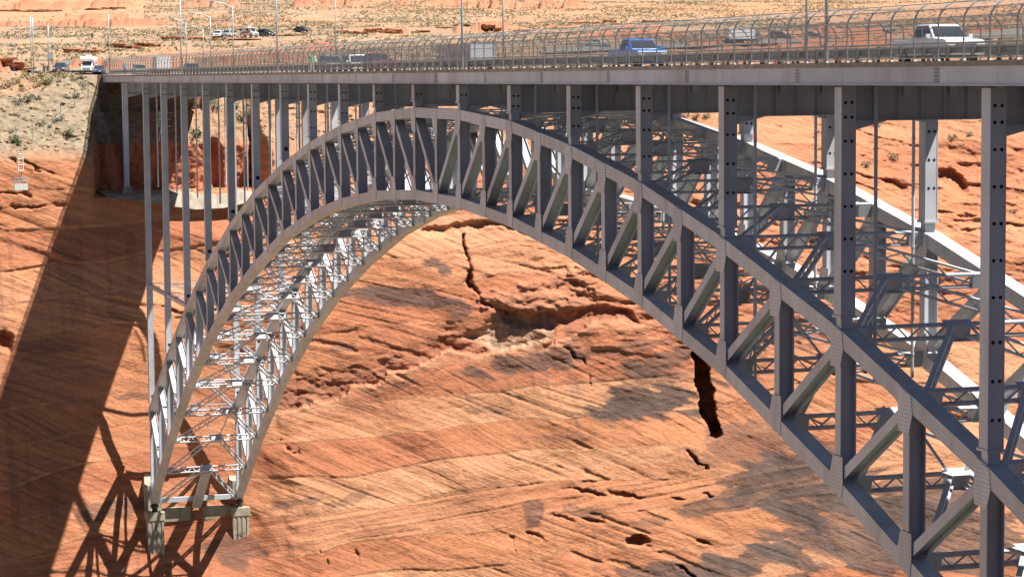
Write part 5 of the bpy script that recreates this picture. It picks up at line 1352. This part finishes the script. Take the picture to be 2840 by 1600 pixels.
def gen_d(n):
    a = RNG.uniform(-0.235, 0.225, n * 4); e_ = 20 + 680 * RNG.random(n * 4) ** 0.85
    den = vn(a * 40.0, e_ * 0.02, 501) * 0.6 + 0.4 * vn(a * 130.0, e_ * 0.07, 503)
    k = (den > 0.30 + 0.35 * RNG.random(n * 4)) & ~((a < -0.145) & (e_ > 390) & (RNG.random(n * 4) < 0.93)) & ~((a > -0.145) & (a < -0.07) & (e_ < 150) & (RNG.random(n * 4) < 0.8))
    return a[k][:n], e_[k][:n]
SAGE2, STRAW2 = leaf_mat('pale_sage', (0.26, 0.225, 0.145)), leaf_mat('pale_straw', (0.40, 0.33, 0.19))
a, e_ = gen_d(19000); scatter('desert_scrub', a, e_, RNG.uniform(0.25, 0.85, len(a)), SAGE2, 'grey-green scrub dotted over the pale desert', 'scrub')
a, e_ = gen_d(12000); scatter('dry_brush', a, e_, RNG.uniform(0.25, 0.75, len(a)), STRAW2, 'straw coloured dry brush between the scrub', 'brush')
n = 6000; scatter('loose_rock', RNG.uniform(-0.235, 0.2, n), RNG.uniform(-17, 14, n), 0.05 + 0.26 * RNG.random(n) ** 3, mat('loose_stone', (0.36, 0.21, 0.12), 0.95, 0, 0.3, 0.4), 'broken stones scattered on the talus slope', 'stones', True)

# dark broken outcrops standing out of the desert
OUT = mat('red_outcrop', (0.31, 0.135, 0.070), 0.95, 0, 0.3, 1.2, 0.6)
def outcrop(px, py, wpx, hpx, label, seed):
    g = on_ground(px, py)
    if g is None: return
    D = (Vector(g) - Vector(CAM.tolist())).length; w = wpx / FPX * D; h = max(0.5, hpx / FPX * D)
    r_ = np.random.default_rng(seed); o = empty('rock_outcrop', tuple(g), math.atan2(-(CAM[0] - g.x), CAM[1] - g.y) * 0 + r_.uniform(-0.1, 0.1), label=label, cat='rock', group='red rock outcrops in the desert')
    n = max(3, int(w / 3.0))
    for i in range(n):
        cx = (i + 0.5) / n * w - w / 2; hw_, hh = w / n * r_.uniform(0.65, 1.05), h * r_.uniform(0.45, 1.0); dp = r_.uniform(1.2, 2.8)
        bm = bmesh.new(); bmesh.ops.create_icosphere(bm, subdivisions=3, radius=1)
        for v in bm.verts:
            q = v.co; k = np.sign([q.x, q.y, q.z]) * np.abs([q.x, q.y, q.z]) ** 0.5
            nz = 0.34 * float(fbm(np.array(q.y * 2.6 + i * 5 + q.x), np.array(q.z * 7.0 + q.x * 1.5 + seed), 5, 601))
            over = 1 + 0.25 * k[2]
            v.co = (k[0] * dp * (1 + nz) * over, k[1] * hw_ * (1 + nz * 1.5), (k[2] * 0.5 + 0.32) * hh * (1 + nz))
        me = bpy.data.meshes.new('rock_block'); bm.to_mesh(me); bm.free(); me.materials.append(OUT)
        b = link('rock_block', me, o); gx = drop(g.x + r_.uniform(-0.8, 0.8), g.y + cx); b.location = (r_.uniform(-0.8, 0.8), cx, gx - g.z - 0.1)
for k, (px, py, w, h, lb) in enumerate(((235, 146, 95, 12, 'long low red outcrop just above the motorhome'), (345, 134, 70, 12, 'dark red outcrop above the left end of the bridge'), (410, 128, 60, 12, 'broken red outcrop right of the leftmost lamp post'), (40, 186, 90, 16, 'dark red overhanging ledge at the left edge of the picture'),
        (510, 110, 90, 10, 'rubbly outcrop below the parked cars, its left half'), (640, 112, 110, 9, 'rubbly outcrop below the parked cars, its right half'), (790, 100, 60, 7, 'small flat outcrop left of the long red ledge'), (970, 95, 70, 15, 'thick red ledge with a dark underside, left of two'), (1060, 92, 80, 15, 'thick red ledge with a dark underside, right of two'), (1165, 90, 40, 7, 'small low ledge right of the thick red ledges'),
        (1255, 78, 80, 6, 'thin low ledge left of the tall lamp post'), (1360, 84, 46, 12, 'boxy red outcrop right of the tall lamp post'), (1615, 66, 70, 8, 'red ledge above the blue pickup'), (1690, 62, 28, 7, 'short red ledge above the cab of the blue pickup'), (1800, 63, 60, 6, 'thin red ledge right above the blue pickup'), (1900, 60, 60, 5, 'thin red ledge between the two pickups'), (1450, 88, 40, 6, 'low rubble left of the blue pickup'), (80, 34, 150, 8, 'long dark ledge under the smooth slope at the upper left'), (290, 27, 90, 7, 'low dark ledge right of the smooth slope at the top'))):
    outcrop(px, py, w, h * 1.3, lb, 700 + k)
